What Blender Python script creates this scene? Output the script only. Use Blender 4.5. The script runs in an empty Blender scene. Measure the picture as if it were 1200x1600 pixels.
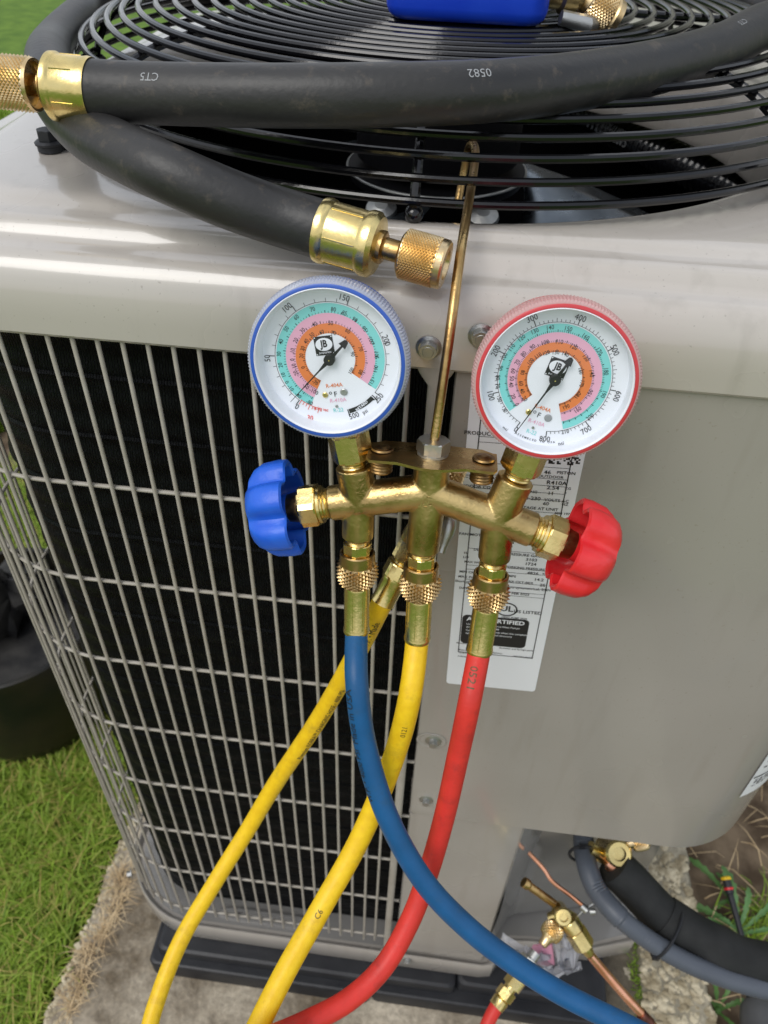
import bpy, bmesh, math, random
import numpy as np
from mathutils import Vector, Matrix, noise
random.seed(7); rng = np.random.default_rng(7)
S = bpy.context.scene
COL = S.collection

# ---------------------------------------------------------------- camera, light, exposure
cd = bpy.data.cameras.new('camera'); cam = bpy.data.objects.new('camera', cd); COL.objects.link(cam)
cd.sensor_fit = 'VERTICAL'; cd.sensor_height = 36; cd.lens = 27.045; cd.clip_start = 0.02; cd.clip_end = 400
R_, U_, F_ = Vector((0.9925, 0.11851, 0.02981)), Vector((-0.10092, 0.65734, 0.74681)), Vector((-0.06891, 0.74422, -0.66437))
mw = Matrix((R_, U_, -F_)).transposed().to_4x4(); mw.translation = (0.2658, -0.4, 0.23986)
cam.matrix_world = mw
cd.dof.use_dof = True; cd.dof.focus_distance = 0.43; cd.dof.aperture_fstop = 13
S.camera = cam

SUN_EL, SUN_AZ = math.radians(52), math.radians(218)      # azimuth clockwise from +y
w = bpy.data.worlds.new('World'); S.world = w; w.use_nodes = True
nt = w.node_tree; nt.nodes.clear()
def N(t, **k):
    n = nt.nodes.new(t)
    for a, b in k.items(): setattr(n, a, b)
    return n
out = N('ShaderNodeOutputWorld'); bg = N('ShaderNodeBackground'); bg.inputs[1].default_value = 0.12
sky = N('ShaderNodeTexSky'); sky.sky_type = 'NISHITA'; sky.sun_disc = False
sky.sun_elevation = SUN_EL; sky.sun_rotation = SUN_AZ; sky.air_density = 1.5; sky.dust_density = 3
tc = N('ShaderNodeTexCoord'); nz = N('ShaderNodeTexNoise'); nz.inputs['Scale'].default_value = 2.2; nz.inputs['Detail'].default_value = 6
rp = N('ShaderNodeValToRGB'); rp.color_ramp.elements[0].position = .38; rp.color_ramp.elements[1].position = .60
rp.color_ramp.elements[0].color = (.55, .55, .55, 1); rp.color_ramp.elements[1].color = (1, 1, 1, 1)
cl = N('ShaderNodeValToRGB'); cl.color_ramp.elements[0].position = .3; cl.color_ramp.elements[1].position = .75
cl.color_ramp.elements[0].color = (4.9, 5.25, 5.85, 1); cl.color_ramp.elements[1].color = (9.1, 9.3, 9.8, 1)
mx = N('ShaderNodeMixRGB')
nt.links.new(tc.outputs['Generated'], nz.inputs['Vector']); nt.links.new(nz.outputs[0], rp.inputs[0]); nt.links.new(nz.outputs[0], cl.inputs[0])
nt.links.new(rp.outputs[0], mx.inputs[0]); nt.links.new(sky.outputs[0], mx.inputs[1]); nt.links.new(cl.outputs[0], mx.inputs[2])
nt.links.new(mx.outputs[0], bg.inputs[0]); nt.links.new(bg.outputs[0], out.inputs[0])
sd = bpy.data.lights.new('sun', 'SUN'); sd.energy = 1.5; sd.angle = math.radians(34); sd.color = (1, .975, .94)
sun = bpy.data.objects.new('sun', sd); COL.objects.link(sun)
sdir = Vector((math.sin(SUN_AZ)*math.cos(SUN_EL), math.cos(SUN_AZ)*math.cos(SUN_EL), math.sin(SUN_EL)))
sun.rotation_euler = sdir.to_track_quat('Z', 'Y').to_euler(); sun.location = sdir*5
S.view_settings.view_transform = 'Standard'; S.view_settings.look = 'None'
S.view_settings.exposure = 0.08; S.view_settings.gamma = 1; S.view_settings.use_curve_mapping = False

# ---------------------------------------------------------------- materials
def mat(name, col, rough=.5, metal=0, spec=.5, nscale=0, namt=0, col2=None, bump=0, bscale=200, rvar=0, coat=0, detail=4, lo=.35, hi=.65):
    m = bpy.data.materials.new(name); m.use_nodes = True; t = m.node_tree; p = t.nodes['Principled BSDF']
    p.inputs['Base Color'].default_value = (*col, 1); p.inputs['Roughness'].default_value = rough
    p.inputs['Metallic'].default_value = metal; p.inputs['Specular IOR Level'].default_value = spec
    p.inputs['Coat Weight'].default_value = coat; p.inputs['Coat Roughness'].default_value = .08
    tcn = t.nodes.new('ShaderNodeTexCoord')
    if nscale:
        n = t.nodes.new('ShaderNodeTexNoise'); n.inputs['Scale'].default_value = nscale; n.inputs['Detail'].default_value = detail
        t.links.new(tcn.outputs['Object'], n.inputs['Vector'])
        if col2:
            r = t.nodes.new('ShaderNodeValToRGB'); r.color_ramp.elements[0].position = lo; r.color_ramp.elements[1].position = hi
            r.color_ramp.elements[0].color = (*col, 1); r.color_ramp.elements[1].color = (*col2, 1)
            t.links.new(n.outputs[0], r.inputs[0]); t.links.new(r.outputs[0], p.inputs['Base Color'])
        if rvar:
            mr = t.nodes.new('ShaderNodeMapRange'); mr.inputs[1].default_value = .3; mr.inputs[2].default_value = .7
            mr.inputs[3].default_value = rough-rvar; mr.inputs[4].default_value = rough+rvar
            t.links.new(n.outputs[0], mr.inputs[0]); t.links.new(mr.outputs[0], p.inputs['Roughness'])
    if bump:
        n2 = t.nodes.new('ShaderNodeTexNoise'); n2.inputs['Scale'].default_value = bscale; n2.inputs['Detail'].default_value = 3
        b = t.nodes.new('ShaderNodeBump'); b.inputs['Strength'].default_value = bump; b.inputs['Distance'].default_value = .001
        t.links.new(tcn.outputs['Object'], n2.inputs['Vector']); t.links.new(n2.outputs[0], b.inputs['Height']); t.links.new(b.outputs[0], p.inputs['Normal'])
    return m
PAINT = (.48, .445, .40)
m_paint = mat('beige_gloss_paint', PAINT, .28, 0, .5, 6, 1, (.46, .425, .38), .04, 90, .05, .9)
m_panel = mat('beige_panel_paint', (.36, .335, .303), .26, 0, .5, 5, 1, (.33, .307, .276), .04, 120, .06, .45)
m_wire = mat('beige_wire_coating', (.42, .39, .34), .38, 0, .5, 60, 1, (.36, .33, .28), .1, 300)
m_guard = mat('black_gloss_coating', (.004, .004, .005), .14, 0, .4, 300, 1, None, .08, 350, .04, .25)
m_coil = mat('black_coil_fins', (.003, .003, .004), .38, 0, .16, 80, 1, (.006, .007, .008))
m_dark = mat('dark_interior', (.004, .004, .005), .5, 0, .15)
m_brass = mat('cast_brass', (.36, .24, .09), .33, 1, .5, 38, 1, (.62, .46, .20), .30, 420, .10, lo=.33, hi=.56, detail=8)
m_brass2 = mat('bright_brass', (.84, .68, .30), .26, 1, .5, 60, 1, (.70, .54, .22), .15, 300, .07)
m_brass3 = mat('knurled_brass', (.80, .62, .36), .30, 1, .5, 120, 1, (.66, .48, .24), .1, 500, .06)
m_brass4 = mat('worn_knurled_brass', (.60, .43, .21), .30, 1, .5, 120, 1, (.44, .29, .12), .1, 500, .06)
m_brassd = mat('aged_brass_wire', (.60, .42, .18), .3, 1, .5, 60, 1, (.40, .24, .09), .2, 400, .08)
m_patina = mat('dark_brass_stem', (.22, .13, .06), .38, 1, .5, 160, 1, (.34, .22, .09), .2, 500, .1)
m_steel = mat('zinc_steel', (.50, .50, .48), .42, 1, .5, 90, 1, (.42, .43, .42), .15, 400, .1)
m_black_rub = mat('black_rubber_hose', (.018, .018, .019), .42, 0, .45, 14, 1, (.03, .029, .028), .25, 260, .07)
m_blk_plastic = mat('black_plastic', (.012, .013, .016), .45, 0, .4, 30, 1, (.02, .021, .024), .3, 260)
m_blue_h = mat('blue_hose_rubber', (.006, .075, .20), .42, 0, .35, 50, 1, (.008, .09, .24), .15, 400)
m_yel_h = mat('yellow_hose_rubber', (.80, .50, .008), .45, 0, .45, 160, 1, (.88, .58, .012), .2, 500)
m_red_h = mat('red_hose_rubber', (.56, .035, .026), .45, 0, .35, 60, 1, (.68, .04, .03), .2, 400)
m_blue_k = mat('blue_knob_plastic', (.012, .10, .62), .38, 0, .45, 70, 1, (.018, .13, .68), .2, 300)
m_red_k = mat('red_knob_plastic', (.66, .014, .02), .33, 0, .5, 40, 1, (.74, .035, .04), .2, 300)
m_blue_c = mat('blue_case', (.03, .10, .45), .3, 0, .5)
m_red_c = mat('red_case', (.58, .05, .06), .3, 0, .5)
m_blue_dev = mat('blue_device_plastic', (.008, .045, .52), .3, 0, .5, 30, 1, (.012, .06, .56), .05, 300)
m_white = mat('white_dial', (.84, .86, .91), .5)
m_label = mat('label_paper', (.86, .87, .91), .35, 0, .5)
m_ink = mat('black_print', (.012, .012, .014), .5)
m_soft_ink = mat('faded_brown_print', (.10, .065, .02), .5); m_grey_ink = mat('grey_print', (.08, .08, .09), .5)
m_cyan = mat('cyan_print', (.23, .68, .66), .5); m_pink = mat('pink_print', (.80, .42, .56), .5); m_orange = mat('orange_print', (.78, .22, .06), .5)
m_redp = mat('red_print', (.75, .08, .06), .5); m_silverp = mat('silver_print', (.30, .31, .32), .5)
m_copper = mat('copper_tube', (.92, .50, .34), .3, 1, .5, 40, 1, (.80, .34, .18), .1, 300, .08)
m_foam = mat('black_foam_insulation', (.014, .015, .015), .7, 0, .25, 30, 1, (.024, .025, .025), .4, 300)
m_conduit = mat('grey_plastic_conduit', (.085, .098, .12), .42, 0, .4, 20, 1, (.07, .08, .10), .1, 200)
m_soil = mat('soil', (.075, .052, .033), .9, 0, .2, 22, 1, (.20, .15, .10), 1, 120)
m_bin = mat('dirty_black_plastic', (.006, .007, .007), .4, 0, .35, 9, 1, (.022, .017, .009), .3, 60, .1)
m_stone = mat('grey_stone', (.012, .012, .013), .7, 0, .3, 20, 1, (.045, .043, .04), .6, 150)
m_leaf = mat('weed_leaf', (.06, .13, .03), .5, 0, .4, 30, 1, (.09, .21, .045), .2, 100)
m_leaf2 = mat('pale_weed_leaf', (.09, .20, .06), .5, 0, .4, 30, 1, (.13, .27, .09), .2, 100)
m_straw = mat('dry_straw', (.46, .33, .18), .7, 0, .2, 30, 1, (.62, .48, .29))
m_blade = mat('fan_blade_metal', (.30, .34, .38), .28, 1, .5, 20, 1, (.2, .23, .26), .05, 60, .08)
m_pinktag = mat('pink_paper', (.62, .28, .38), .5)
m_tool = mat('dark_grey_plastic', (.05, .052, .055), .5, 0, .4, 20, 1, (.08, .082, .085))
m_sealed = mat('grey_service_plate', (.23, .225, .215), .16, 0, .5, 8, 1, (.19, .185, .175), .03, 60, .04, .6)

def special(name): 
    m = bpy.data.materials.new(name); m.use_nodes = True; m.node_tree.nodes.clear(); t = m.node_tree
    return m, t, t.nodes.new('ShaderNodeOutputMaterial')
# clear gauge lens: mostly see-through with a sharp reflection
m_lens, t, o = special('clear_lens')
a = t.nodes.new('ShaderNodeBsdfTransparent'); a.inputs[0].default_value = (.97, .98, .99, 1)
g = t.nodes.new('ShaderNodeBsdfGlossy'); g.inputs['Roughness'].default_value = .03
lw0 = t.nodes.new('ShaderNodeLayerWeight'); lw0.inputs[0].default_value = .5; pw = t.nodes.new('ShaderNodeMath'); pw.operation = 'POWER'; pw.inputs[1].default_value = 5; fr = t.nodes.new('ShaderNodeMath'); fr.operation = 'MULTIPLY_ADD'; fr.inputs[1].default_value = .6; fr.inputs[2].default_value = .035
t.links.new(lw0.outputs['Facing'], pw.inputs[0]); t.links.new(pw.outputs[0], fr.inputs[0]); ms = t.nodes.new('ShaderNodeMixShader')
t.links.new(fr.outputs[0], ms.inputs[0]); t.links.new(a.outputs[0], ms.inputs[1]); t.links.new(g.outputs[0], ms.inputs[2]); t.links.new(ms.outputs[0], o.inputs[0])
def clear_plastic(name, tint, w):
    m, t, o = special(name)
    a = t.nodes.new('ShaderNodeBsdfTransparent'); a.inputs[0].default_value = (*tint, 1)
    p = t.nodes.new('ShaderNodeBsdfPrincipled'); p.inputs['Base Color'].default_value = (*tint, 1); p.inputs['Roughness'].default_value = .12
    ms = t.nodes.new('ShaderNodeMixShader'); ms.inputs[0].default_value = w
    t.links.new(a.outputs[0], ms.inputs[1]); t.links.new(p.outputs[0], ms.inputs[2]); t.links.new(ms.outputs[0], o.inputs[0])
    return m
m_bezel = clear_plastic('clear_knurled_plastic', (.70, .73, .80), .5)
m_bezel_r = clear_plastic('clear_pinkish_plastic', (.84, .62, .60), .5)
m_bag = clear_plastic('clear_bag_plastic', (.75, .76, .80), .35)

# concrete with colour mottling, pits and aggregate
def concrete(name, c1, c2, c3, agg):
    m = bpy.data.materials.new(name); m.use_nodes = True; t = m.node_tree; p = t.nodes['Principled BSDF']; p.inputs['Roughness'].default_value = .85
    tcn = t.nodes.new('ShaderNodeTexCoord')
    n1 = t.nodes.new('ShaderNodeTexNoise'); n1.inputs['Scale'].default_value = 7; n1.inputs['Detail'].default_value = 8; n1.inputs['Roughness'].default_value = .65
    n2 = t.nodes.new('ShaderNodeTexNoise'); n2.inputs['Scale'].default_value = 140; n2.inputs['Detail'].default_value = 4
    v = t.nodes.new('ShaderNodeTexVoronoi'); v.inputs['Scale'].default_value = agg
    for q in (n1, n2, v): t.links.new(tcn.outputs['Object'], q.inputs['Vector'])
    r1 = t.nodes.new('ShaderNodeValToRGB'); e = r1.color_ramp.elements; e[0].position = .36; e[0].color = (*c1, 1); e[1].position = .62; e[1].color = (*c2, 1)
    r2 = t.nodes.new('ShaderNodeMixRGB'); r2.blend_type = 'OVERLAY'; r2.inputs[0].default_value = .55
    t.links.new(n1.outputs[0], r1.inputs[0]); t.links.new(r1.outputs[0], r2.inputs[1]); t.links.new(n2.outputs[0], r2.inputs[2])
    r3 = t.nodes.new('ShaderNodeMixRGB'); r3.inputs[2].default_value = (*c3, 1)
    rr = t.nodes.new('ShaderNodeValToRGB'); rr.color_ramp.elements[0].position = .0; rr.color_ramp.elements[0].color = (.45, .45, .45, 1); rr.color_ramp.elements[1].position = .35; rr.color_ramp.elements[1].color = (0, 0, 0, 1)
    t.links.new(v.outputs['Distance'], rr.inputs[0]); t.links.new(rr.outputs[0], r3.inputs[0]); t.links.new(r2.outputs[0], r3.inputs[1]); t.links.new(r3.outputs[0], p.inputs['Base Color'])
    b = t.nodes.new('ShaderNodeBump'); b.inputs['Strength'].default_value = .6; b.inputs['Distance'].default_value = .003
    ad = t.nodes.new('ShaderNodeMath'); ad.operation = 'ADD'; t.links.new(n2.outputs[0], ad.inputs[0]); t.links.new(n1.outputs[0], ad.inputs[1])
    t.links.new(ad.outputs[0], b.inputs['Height']); t.links.new(b.outputs[0], p.inputs['Normal'])
    return m
m_conc = concrete('weathered_concrete', (.12, .092, .058), (.50, .44, .34), (.22, .19, .15), 160)
m_conc_wet = concrete('damp_concrete', (.045, .037, .025), (.12, .10, .07), (.07, .06, .045), 160)
m_agg = concrete('exposed_aggregate', (.20, .18, .13), (.40, .36, .27), (.48, .44, .34), 60)
m_grass_far = mat('lawn', (.075, .145, .02), .9, 0, .2, 9, 1, (.13, .22, .03), 1, 60, detail=8)
m_grass, t, o = special('grass_blades')
p = t.nodes.new('ShaderNodeBsdfPrincipled'); p.inputs['Roughness'].default_value = .5; p.inputs['Specular IOR Level'].default_value = .3
tr = t.nodes.new('ShaderNodeBsdfTranslucent'); ms = t.nodes.new('ShaderNodeMixShader'); ms.inputs[0].default_value = .3
at_ = t.nodes.new('ShaderNodeAttribute'); at_.attribute_name = 'tint'
rr = t.nodes.new('ShaderNodeValToRGB'); e = rr.color_ramp.elements; e[0].position = 0; e[0].color = (.11, .20, .02, 1); e[1].position = 1; e[1].color = (.50, .40, .13, 1)
e2 = rr.color_ramp.elements.new(.45); e2.color = (.30, .45, .05, 1); e3 = rr.color_ramp.elements.new(.8); e3.color = (.33, .43, .07, 1)
t.links.new(at_.outputs['Fac'], rr.inputs[0]); t.links.new(rr.outputs[0], p.inputs[0]); t.links.new(rr.outputs[0], tr.inputs[0])
t.links.new(p.outputs[0], ms.inputs[1]); t.links.new(tr.outputs[0], ms.inputs[2]); t.links.new(ms.outputs[0], o.inputs[0])

# coil fins: fine wavy vertical fins as relief on the coil geometry
t = m_coil.node_tree; pb = t.nodes['Principled BSDF']; tcn = t.nodes['Texture Coordinate']
wv = t.nodes.new('ShaderNodeTexWave'); wv.bands_direction = 'X'; wv.inputs['Scale'].default_value = 150; wv.inputs['Distortion'].default_value = 3; wv.inputs['Detail'].default_value = 1; wv.inputs['Detail Scale'].default_value = 2.5
bp = t.nodes.new('ShaderNodeBump'); bp.inputs['Strength'].default_value = 1; bp.inputs['Distance'].default_value = .0012
t.links.new(tcn.outputs['Object'], wv.inputs['Vector']); t.links.new(wv.outputs['Fac'], bp.inputs['Height']); t.links.new(bp.outputs[0], pb.inputs['Normal'])
# slight oil-canning, water streaks and dust on the painted sheet metal
for mm, amp in ((m_paint, .0006), (m_panel, .0009)):
    t = mm.node_tree; pb = t.nodes['Principled BSDF']; tcn = t.nodes['Texture Coordinate']; old = pb.inputs['Normal'].links[0].from_socket
    nz2 = t.nodes.new('ShaderNodeTexNoise'); nz2.inputs['Scale'].default_value = 7; nz2.inputs['Detail'].default_value = 1
    b2 = t.nodes.new('ShaderNodeBump'); b2.inputs['Strength'].default_value = .5; b2.inputs['Distance'].default_value = amp*3
    t.links.new(tcn.outputs['Object'], nz2.inputs['Vector']); t.links.new(nz2.outputs[0], b2.inputs['Height']); t.links.new(old, b2.inputs['Normal']); t.links.new(b2.outputs[0], pb.inputs['Normal']); t.links.new(b2.outputs[0], pb.inputs['Coat Normal'])
    mp = t.nodes.new('ShaderNodeMapping'); mp.inputs['Scale'].default_value = (1, 1, .12); ns = t.nodes.new('ShaderNodeTexNoise'); ns.inputs['Scale'].default_value = 60; ns.inputs['Detail'].default_value = 6
    t.links.new(tcn.outputs['Object'], mp.inputs[0]); t.links.new(mp.outputs[0], ns.inputs['Vector'])
    rs = t.nodes.new('ShaderNodeValToRGB'); rs.color_ramp.elements[0].position = .56; rs.color_ramp.elements[0].color = (0, 0, 0, 1); rs.color_ramp.elements[1].position = .72; rs.color_ramp.elements[1].color = (.22, .22, .22, 1)
    sp_ = t.nodes.new('ShaderNodeTexNoise'); sp_.inputs['Scale'].default_value = 420; sp_.inputs['Detail'].default_value = 2; t.links.new(tcn.outputs['Object'], sp_.inputs['Vector'])
    r5 = t.nodes.new('ShaderNodeValToRGB'); r5.color_ramp.elements[0].position = .70; r5.color_ramp.elements[0].color = (0, 0, 0, 1); r5.color_ramp.elements[1].position = .74; r5.color_ramp.elements[1].color = (.5, .5, .5, 1); t.links.new(sp_.outputs[0], r5.inputs[0])
    ad = t.nodes.new('ShaderNodeMath'); ad.operation = 'MAXIMUM'; t.links.new(ns.outputs[0], rs.inputs[0]); t.links.new(rs.outputs[0], ad.inputs[0]); t.links.new(r5.outputs[0], ad.inputs[1])
    oc = pb.inputs['Base Color'].links[0].from_socket; m9 = t.nodes.new('ShaderNodeMixRGB'); m9.inputs[2].default_value = (.24, .215, .18, 1)
    t.links.new(ad.outputs[0], m9.inputs[0]); t.links.new(oc, m9.inputs[1]); t.links.new(m9.outputs[0], pb.inputs['Base Color'])
# grime on the coloured hoses
for mm, cc_ in ((m_yel_h, (.30, .19, .03)), (m_red_h, (.22, .03, .03)), (m_blue_h, (.03, .07, .12))):
    t = mm.node_tree; pb = t.nodes['Principled BSDF']; tcn = t.nodes['Texture Coordinate']; ns = t.nodes.new('ShaderNodeTexNoise'); ns.inputs['Scale'].default_value = 55; ns.inputs['Detail'].default_value = 8; ns.inputs['Roughness'].default_value = .7
    rs = t.nodes.new('ShaderNodeValToRGB'); rs.color_ramp.elements[0].position = .55; rs.color_ramp.elements[0].color = (0, 0, 0, 1); rs.color_ramp.elements[1].position = .75; rs.color_ramp.elements[1].color = (.5, .5, .5, 1)
    oc = pb.inputs['Base Color'].links[0].from_socket; m9 = t.nodes.new('ShaderNodeMixRGB'); m9.inputs[2].default_value = (*cc_, 1)
    t.links.new(tcn.outputs['Object'], ns.inputs['Vector']); t.links.new(ns.outputs[0], rs.inputs[0]); t.links.new(rs.outputs[0], m9.inputs[0]); t.links.new(oc, m9.inputs[1]); t.links.new(m9.outputs[0], pb.inputs['Base Color'])
# dusty scuffs on the vacuum hose
t = m_black_rub.node_tree; pb = t.nodes['Principled BSDF']; tcn = t.nodes['Texture Coordinate']
src_col = pb.inputs['Base Color'].links[0].from_socket
mu = t.nodes.new('ShaderNodeTexMusgrave') if hasattr(bpy.types, 'ShaderNodeTexMusgrave') else t.nodes.new('ShaderNodeTexNoise')
mu.inputs['Scale'].default_value = 110; mu.inputs['Detail'].default_value = 9; mu.inputs['Roughness'].default_value = .7
rr = t.nodes.new('ShaderNodeValToRGB'); rr.color_ramp.elements[0].position = .555; rr.color_ramp.elements[0].color = (0, 0, 0, 1); rr.color_ramp.elements[1].position = .68; rr.color_ramp.elements[1].color = (.18, .18, .18, 1)
mxx = t.nodes.new('ShaderNodeMixRGB'); mxx.inputs[2].default_value = (.22, .17, .12, 1)
t.links.new(tcn.outputs['Object'], mu.inputs['Vector']); t.links.new(mu.outputs[0], rr.inputs[0]); t.links.new(rr.outputs[0], mxx.inputs[0]); t.links.new(src_col, mxx.inputs[1]); t.links.new(mxx.outputs[0], pb.inputs['Base Color'])

# ---------------------------------------------------------------- helpers
V = Vector
def wpos(o):
    p = V((0, 0, 0))
    while o: p += o.location; o = o.parent
    return p
def ortho(ax, ref=None):
    ax = V(ax).normalized(); ref = V(ref) if ref is not None else (V((0, 0, 1)) if abs(ax.z) < .9 else V((1, 0, 0)))
    x = (ref - ax*ref.dot(ax)).normalized(); return ax, x, ax.cross(x)
class MB:
    def __init__(s): s.v = []; s.f = []; s.s = []
    def add(s, vs, fs, smooth=True):
        b = len(s.v); s.v += [tuple(v) for v in vs]; s.f += [tuple(i+b for i in f) for f in fs]; s.s += [smooth]*len(fs); return s
    def lathe(s, prof, o, ax, seg=32, ref=None, smooth=True, cap=(True, True), mod=None):
        ax, x, y = ortho(ax, ref); o = V(o); vs = []; fs = []; m = len(prof)
        for (d, r) in prof:
            for k in range(seg):
                a = 2*math.pi*k/seg; rr = r*(mod(a, d) if mod else 1)
                vs.append(o+ax*d+(x*math.cos(a)+y*math.sin(a))*rr)
        for i in range(m-1):
            for k in range(seg):
                k2 = (k+1) % seg; fs.append((i*seg+k, i*seg+k2, (i+1)*seg+k2, (i+1)*seg+k))
        s.add(vs, fs, smooth)
        for c, i, rev in ((cap[0], 0, True), (cap[1], m-1, False)):
            if c:
                ring = [vs[i*seg+k] for k in range(seg)]; s.add(ring, [tuple(reversed(range(seg))) if rev else tuple(range(seg))], False)
        return s
    def hexn(s, o, ax, l, rc, ref=None, ch=.0008, rot=0):
        # hexagonal prism with chamfered ends (rc = across corners / 2)
        ax, x, y = ortho(ax, ref); o = V(o); vs = []; fs = []; seg = 24
        def rad(a):
            a = (a-rot) % (math.pi/3) - math.pi/6; return rc*math.cos(math.pi/6)/math.cos(a)
        for d, c in ((0, .86), (ch, 1), (l-ch, 1), (l, .86)):
            for k in range(seg):
                a = 2*math.pi*k/seg; rr = min(rad(a), rc*.985) if c == 1 else min(rad(a), rc*.90)
                vs.append(o+ax*d+(x*math.cos(a)+y*math.sin(a))*rr)
        for i in range(3):
            for k in range(seg):
                k2 = (k+1) % seg; fs.append((i*seg+k, i*seg+k2, (i+1)*seg+k2, (i+1)*seg+k))
        fs.append(tuple(reversed(range(seg)))); fs.append(tuple(3*seg+k for k in range(seg)))
        return s.add(vs, fs, False)
    def knurl(s, o, ax, prof, n, rows, h, ref=None):
        # raised pyramids: prof maps 0..1 -> (distance, radius)
        ax, x, y = ortho(ax, ref); o = V(o); c = 2*n; vs = []; fs = []
        for q in range(rows+1):
            d, r = prof(q/rows)
            for p_ in range(c):
                a = 2*math.pi*p_/c; rr = r+(h if (p_+q) % 2 == 0 and 0 < q < rows else 0)
                vs.append(o+ax*d+(x*math.cos(a)+y*math.sin(a))*rr)
        for q in range(rows):
            for p_ in range(c):
                a0 = q*c+p_; a1 = q*c+(p_+1) % c; b0 = a0+c; b1 = (q+1)*c+(p_+1) % c
                if (p_+q) % 2 == 0: fs += [(a0, a1, b0), (a1, b1, b0)]
                else: fs += [(a0, a1, b1), (a0, b1, b0)]
        return s.add(vs, fs, False)
    def tube(s, pts, r, seg=12, cap=True, closed=False):
        P, T, X, Y = frames(pts, closed); n = len(P); vs = []; fs = []
        for i in range(n):
            rr = r[i] if hasattr(r, '__len__') else r
            for k in range(seg):
                a = 2*math.pi*k/seg; vs.append(P[i]+(X[i]*math.cos(a)+Y[i]*math.sin(a))*rr)
        m = n if closed else n-1
        for i in range(m):
            j = (i+1) % n
            for k in range(seg):
                k2 = (k+1) % seg; fs.append((i*seg+k, i*seg+k2, j*seg+k2, j*seg+k))
        s.add(vs, fs)
        if cap and not closed:
            s.add(vs[:seg], [tuple(reversed(range(seg)))], False); s.add(vs[-seg:], [tuple(range(seg))], False)
        return s
    def box(s, c, d, M=None, smooth=False):
        c = V(c); vs = []
        for i in (-1, 1):
            for j in (-1, 1):
                for k in (-1, 1):
                    v = V((i*d[0]/2, j*d[1]/2, k*d[2]/2)); vs.append(c+(M@v if M else v))
        return s.add(vs, [(0, 1, 3, 2), (4, 6, 7, 5), (0, 4, 5, 1), (2, 3, 7, 6), (0, 2, 6, 4), (1, 5, 7, 3)], smooth)
    def build(s, name, m, parent=None, label=None, cat=None, group=None, kind=None, fix=True):
        off = wpos(parent) if parent else V((0, 0, 0))
        me = bpy.data.meshes.new(name)
        me.from_pydata([(v[0]-off.x, v[1]-off.y, v[2]-off.z) for v in s.v], [], s.f)
        me.polygons.foreach_set('use_smooth', s.s)
        if fix:
            bm = bmesh.new(); bm.from_mesh(me); bmesh.ops.recalc_face_normals(bm, faces=bm.faces)
            for e_ in bm.edges:
                if len(e_.link_faces) == 2 and e_.link_faces[0].smooth and e_.calc_face_angle(0) > .62: e_.smooth = False
            bm.to_mesh(me); bm.free()
        me.materials.append(m); me.update()
        o = bpy.data.objects.new(name, me); COL.objects.link(o)
        if parent: o.parent = parent
        tag(o, label, cat, group, kind); return o
def tag(o, label=None, cat=None, group=None, kind=None):
    for k, v in (('label', label), ('category', cat), ('group', group), ('kind', kind)):
        if v: o[k] = v
    return o
def thing(name, loc, label, cat, group=None):
    o = bpy.data.objects.new(name, None); COL.objects.link(o); o.location = loc; o.empty_display_size = .02
    return tag(o, label, cat, group)
def share(o, delta, parent=None, label=None):
    c = o.copy(); COL.objects.link(c); c.location = o.location+V(delta)
    if label: c['label'] = label
    return c
def frames(pts, closed=False):
    P = [V(p) for p in pts]; n = len(P); T = []
    for i in range(n):
        a = P[(i-1) % n] if closed or i > 0 else P[i]; b = P[(i+1) % n] if closed or i < n-1 else P[i]
        T.append((b-a).normalized())
    X = []; _, x, _ = ortho(T[0])
    for i in range(n):
        x = (x-T[i]*x.dot(T[i])).normalized(); X.append(x.copy())
    if closed:
        x2 = (X[0]-T[-1]*X[0].dot(T[-1])).normalized()
    return P, T, X, [T[i].cross(X[i]) for i in range(n)]
def spline(cp, step):
    cp = [V(c) for c in cp]; e = [cp[0]*2-cp[1]]+cp+[cp[-1]*2-cp[-2]]; dense = []
    for i in range(1, len(e)-2):
        p0, p1, p2, p3 = e[i-1:i+3]
        t0 = 0; t1 = max((p1-p0).length**.5, 1e-4); t2 = t1+max((p2-p1).length**.5, 1e-4); t3 = t2+max((p3-p2).length**.5, 1e-4)
        for k in range(24):
            t = t1+(t2-t1)*k/24
            A1 = p0*((t1-t)/(t1-t0))+p1*((t-t0)/(t1-t0)); A2 = p1*((t2-t)/(t2-t1))+p2*((t-t1)/(t2-t1)); A3 = p2*((t3-t)/(t3-t2))+p3*((t-t2)/(t3-t2))
            B1 = A1*((t2-t)/(t2-t0))+A2*((t-t0)/(t2-t0)); B2 = A2*((t3-t)/(t3-t1))+A3*((t-t1)/(t3-t1))
            dense.append(B1*((t2-t)/(t2-t1))+B2*((t-t1)/(t2-t1)))
    dense.append(cp[-1]); L = [0]
    for i in range(1, len(dense)): L.append(L[-1]+(dense[i]-dense[i-1]).length)
    n = max(2, int(L[-1]/step)); res = []; j = 0
    for k in range(n+1):
        s = L[-1]*k/n
        while j < len(L)-2 and L[j+1] < s: j += 1
        f = (s-L[j])/max(L[j+1]-L[j], 1e-9); res.append(dense[j].lerp(dense[j+1], min(max(f, 0), 1)))
    return res
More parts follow.
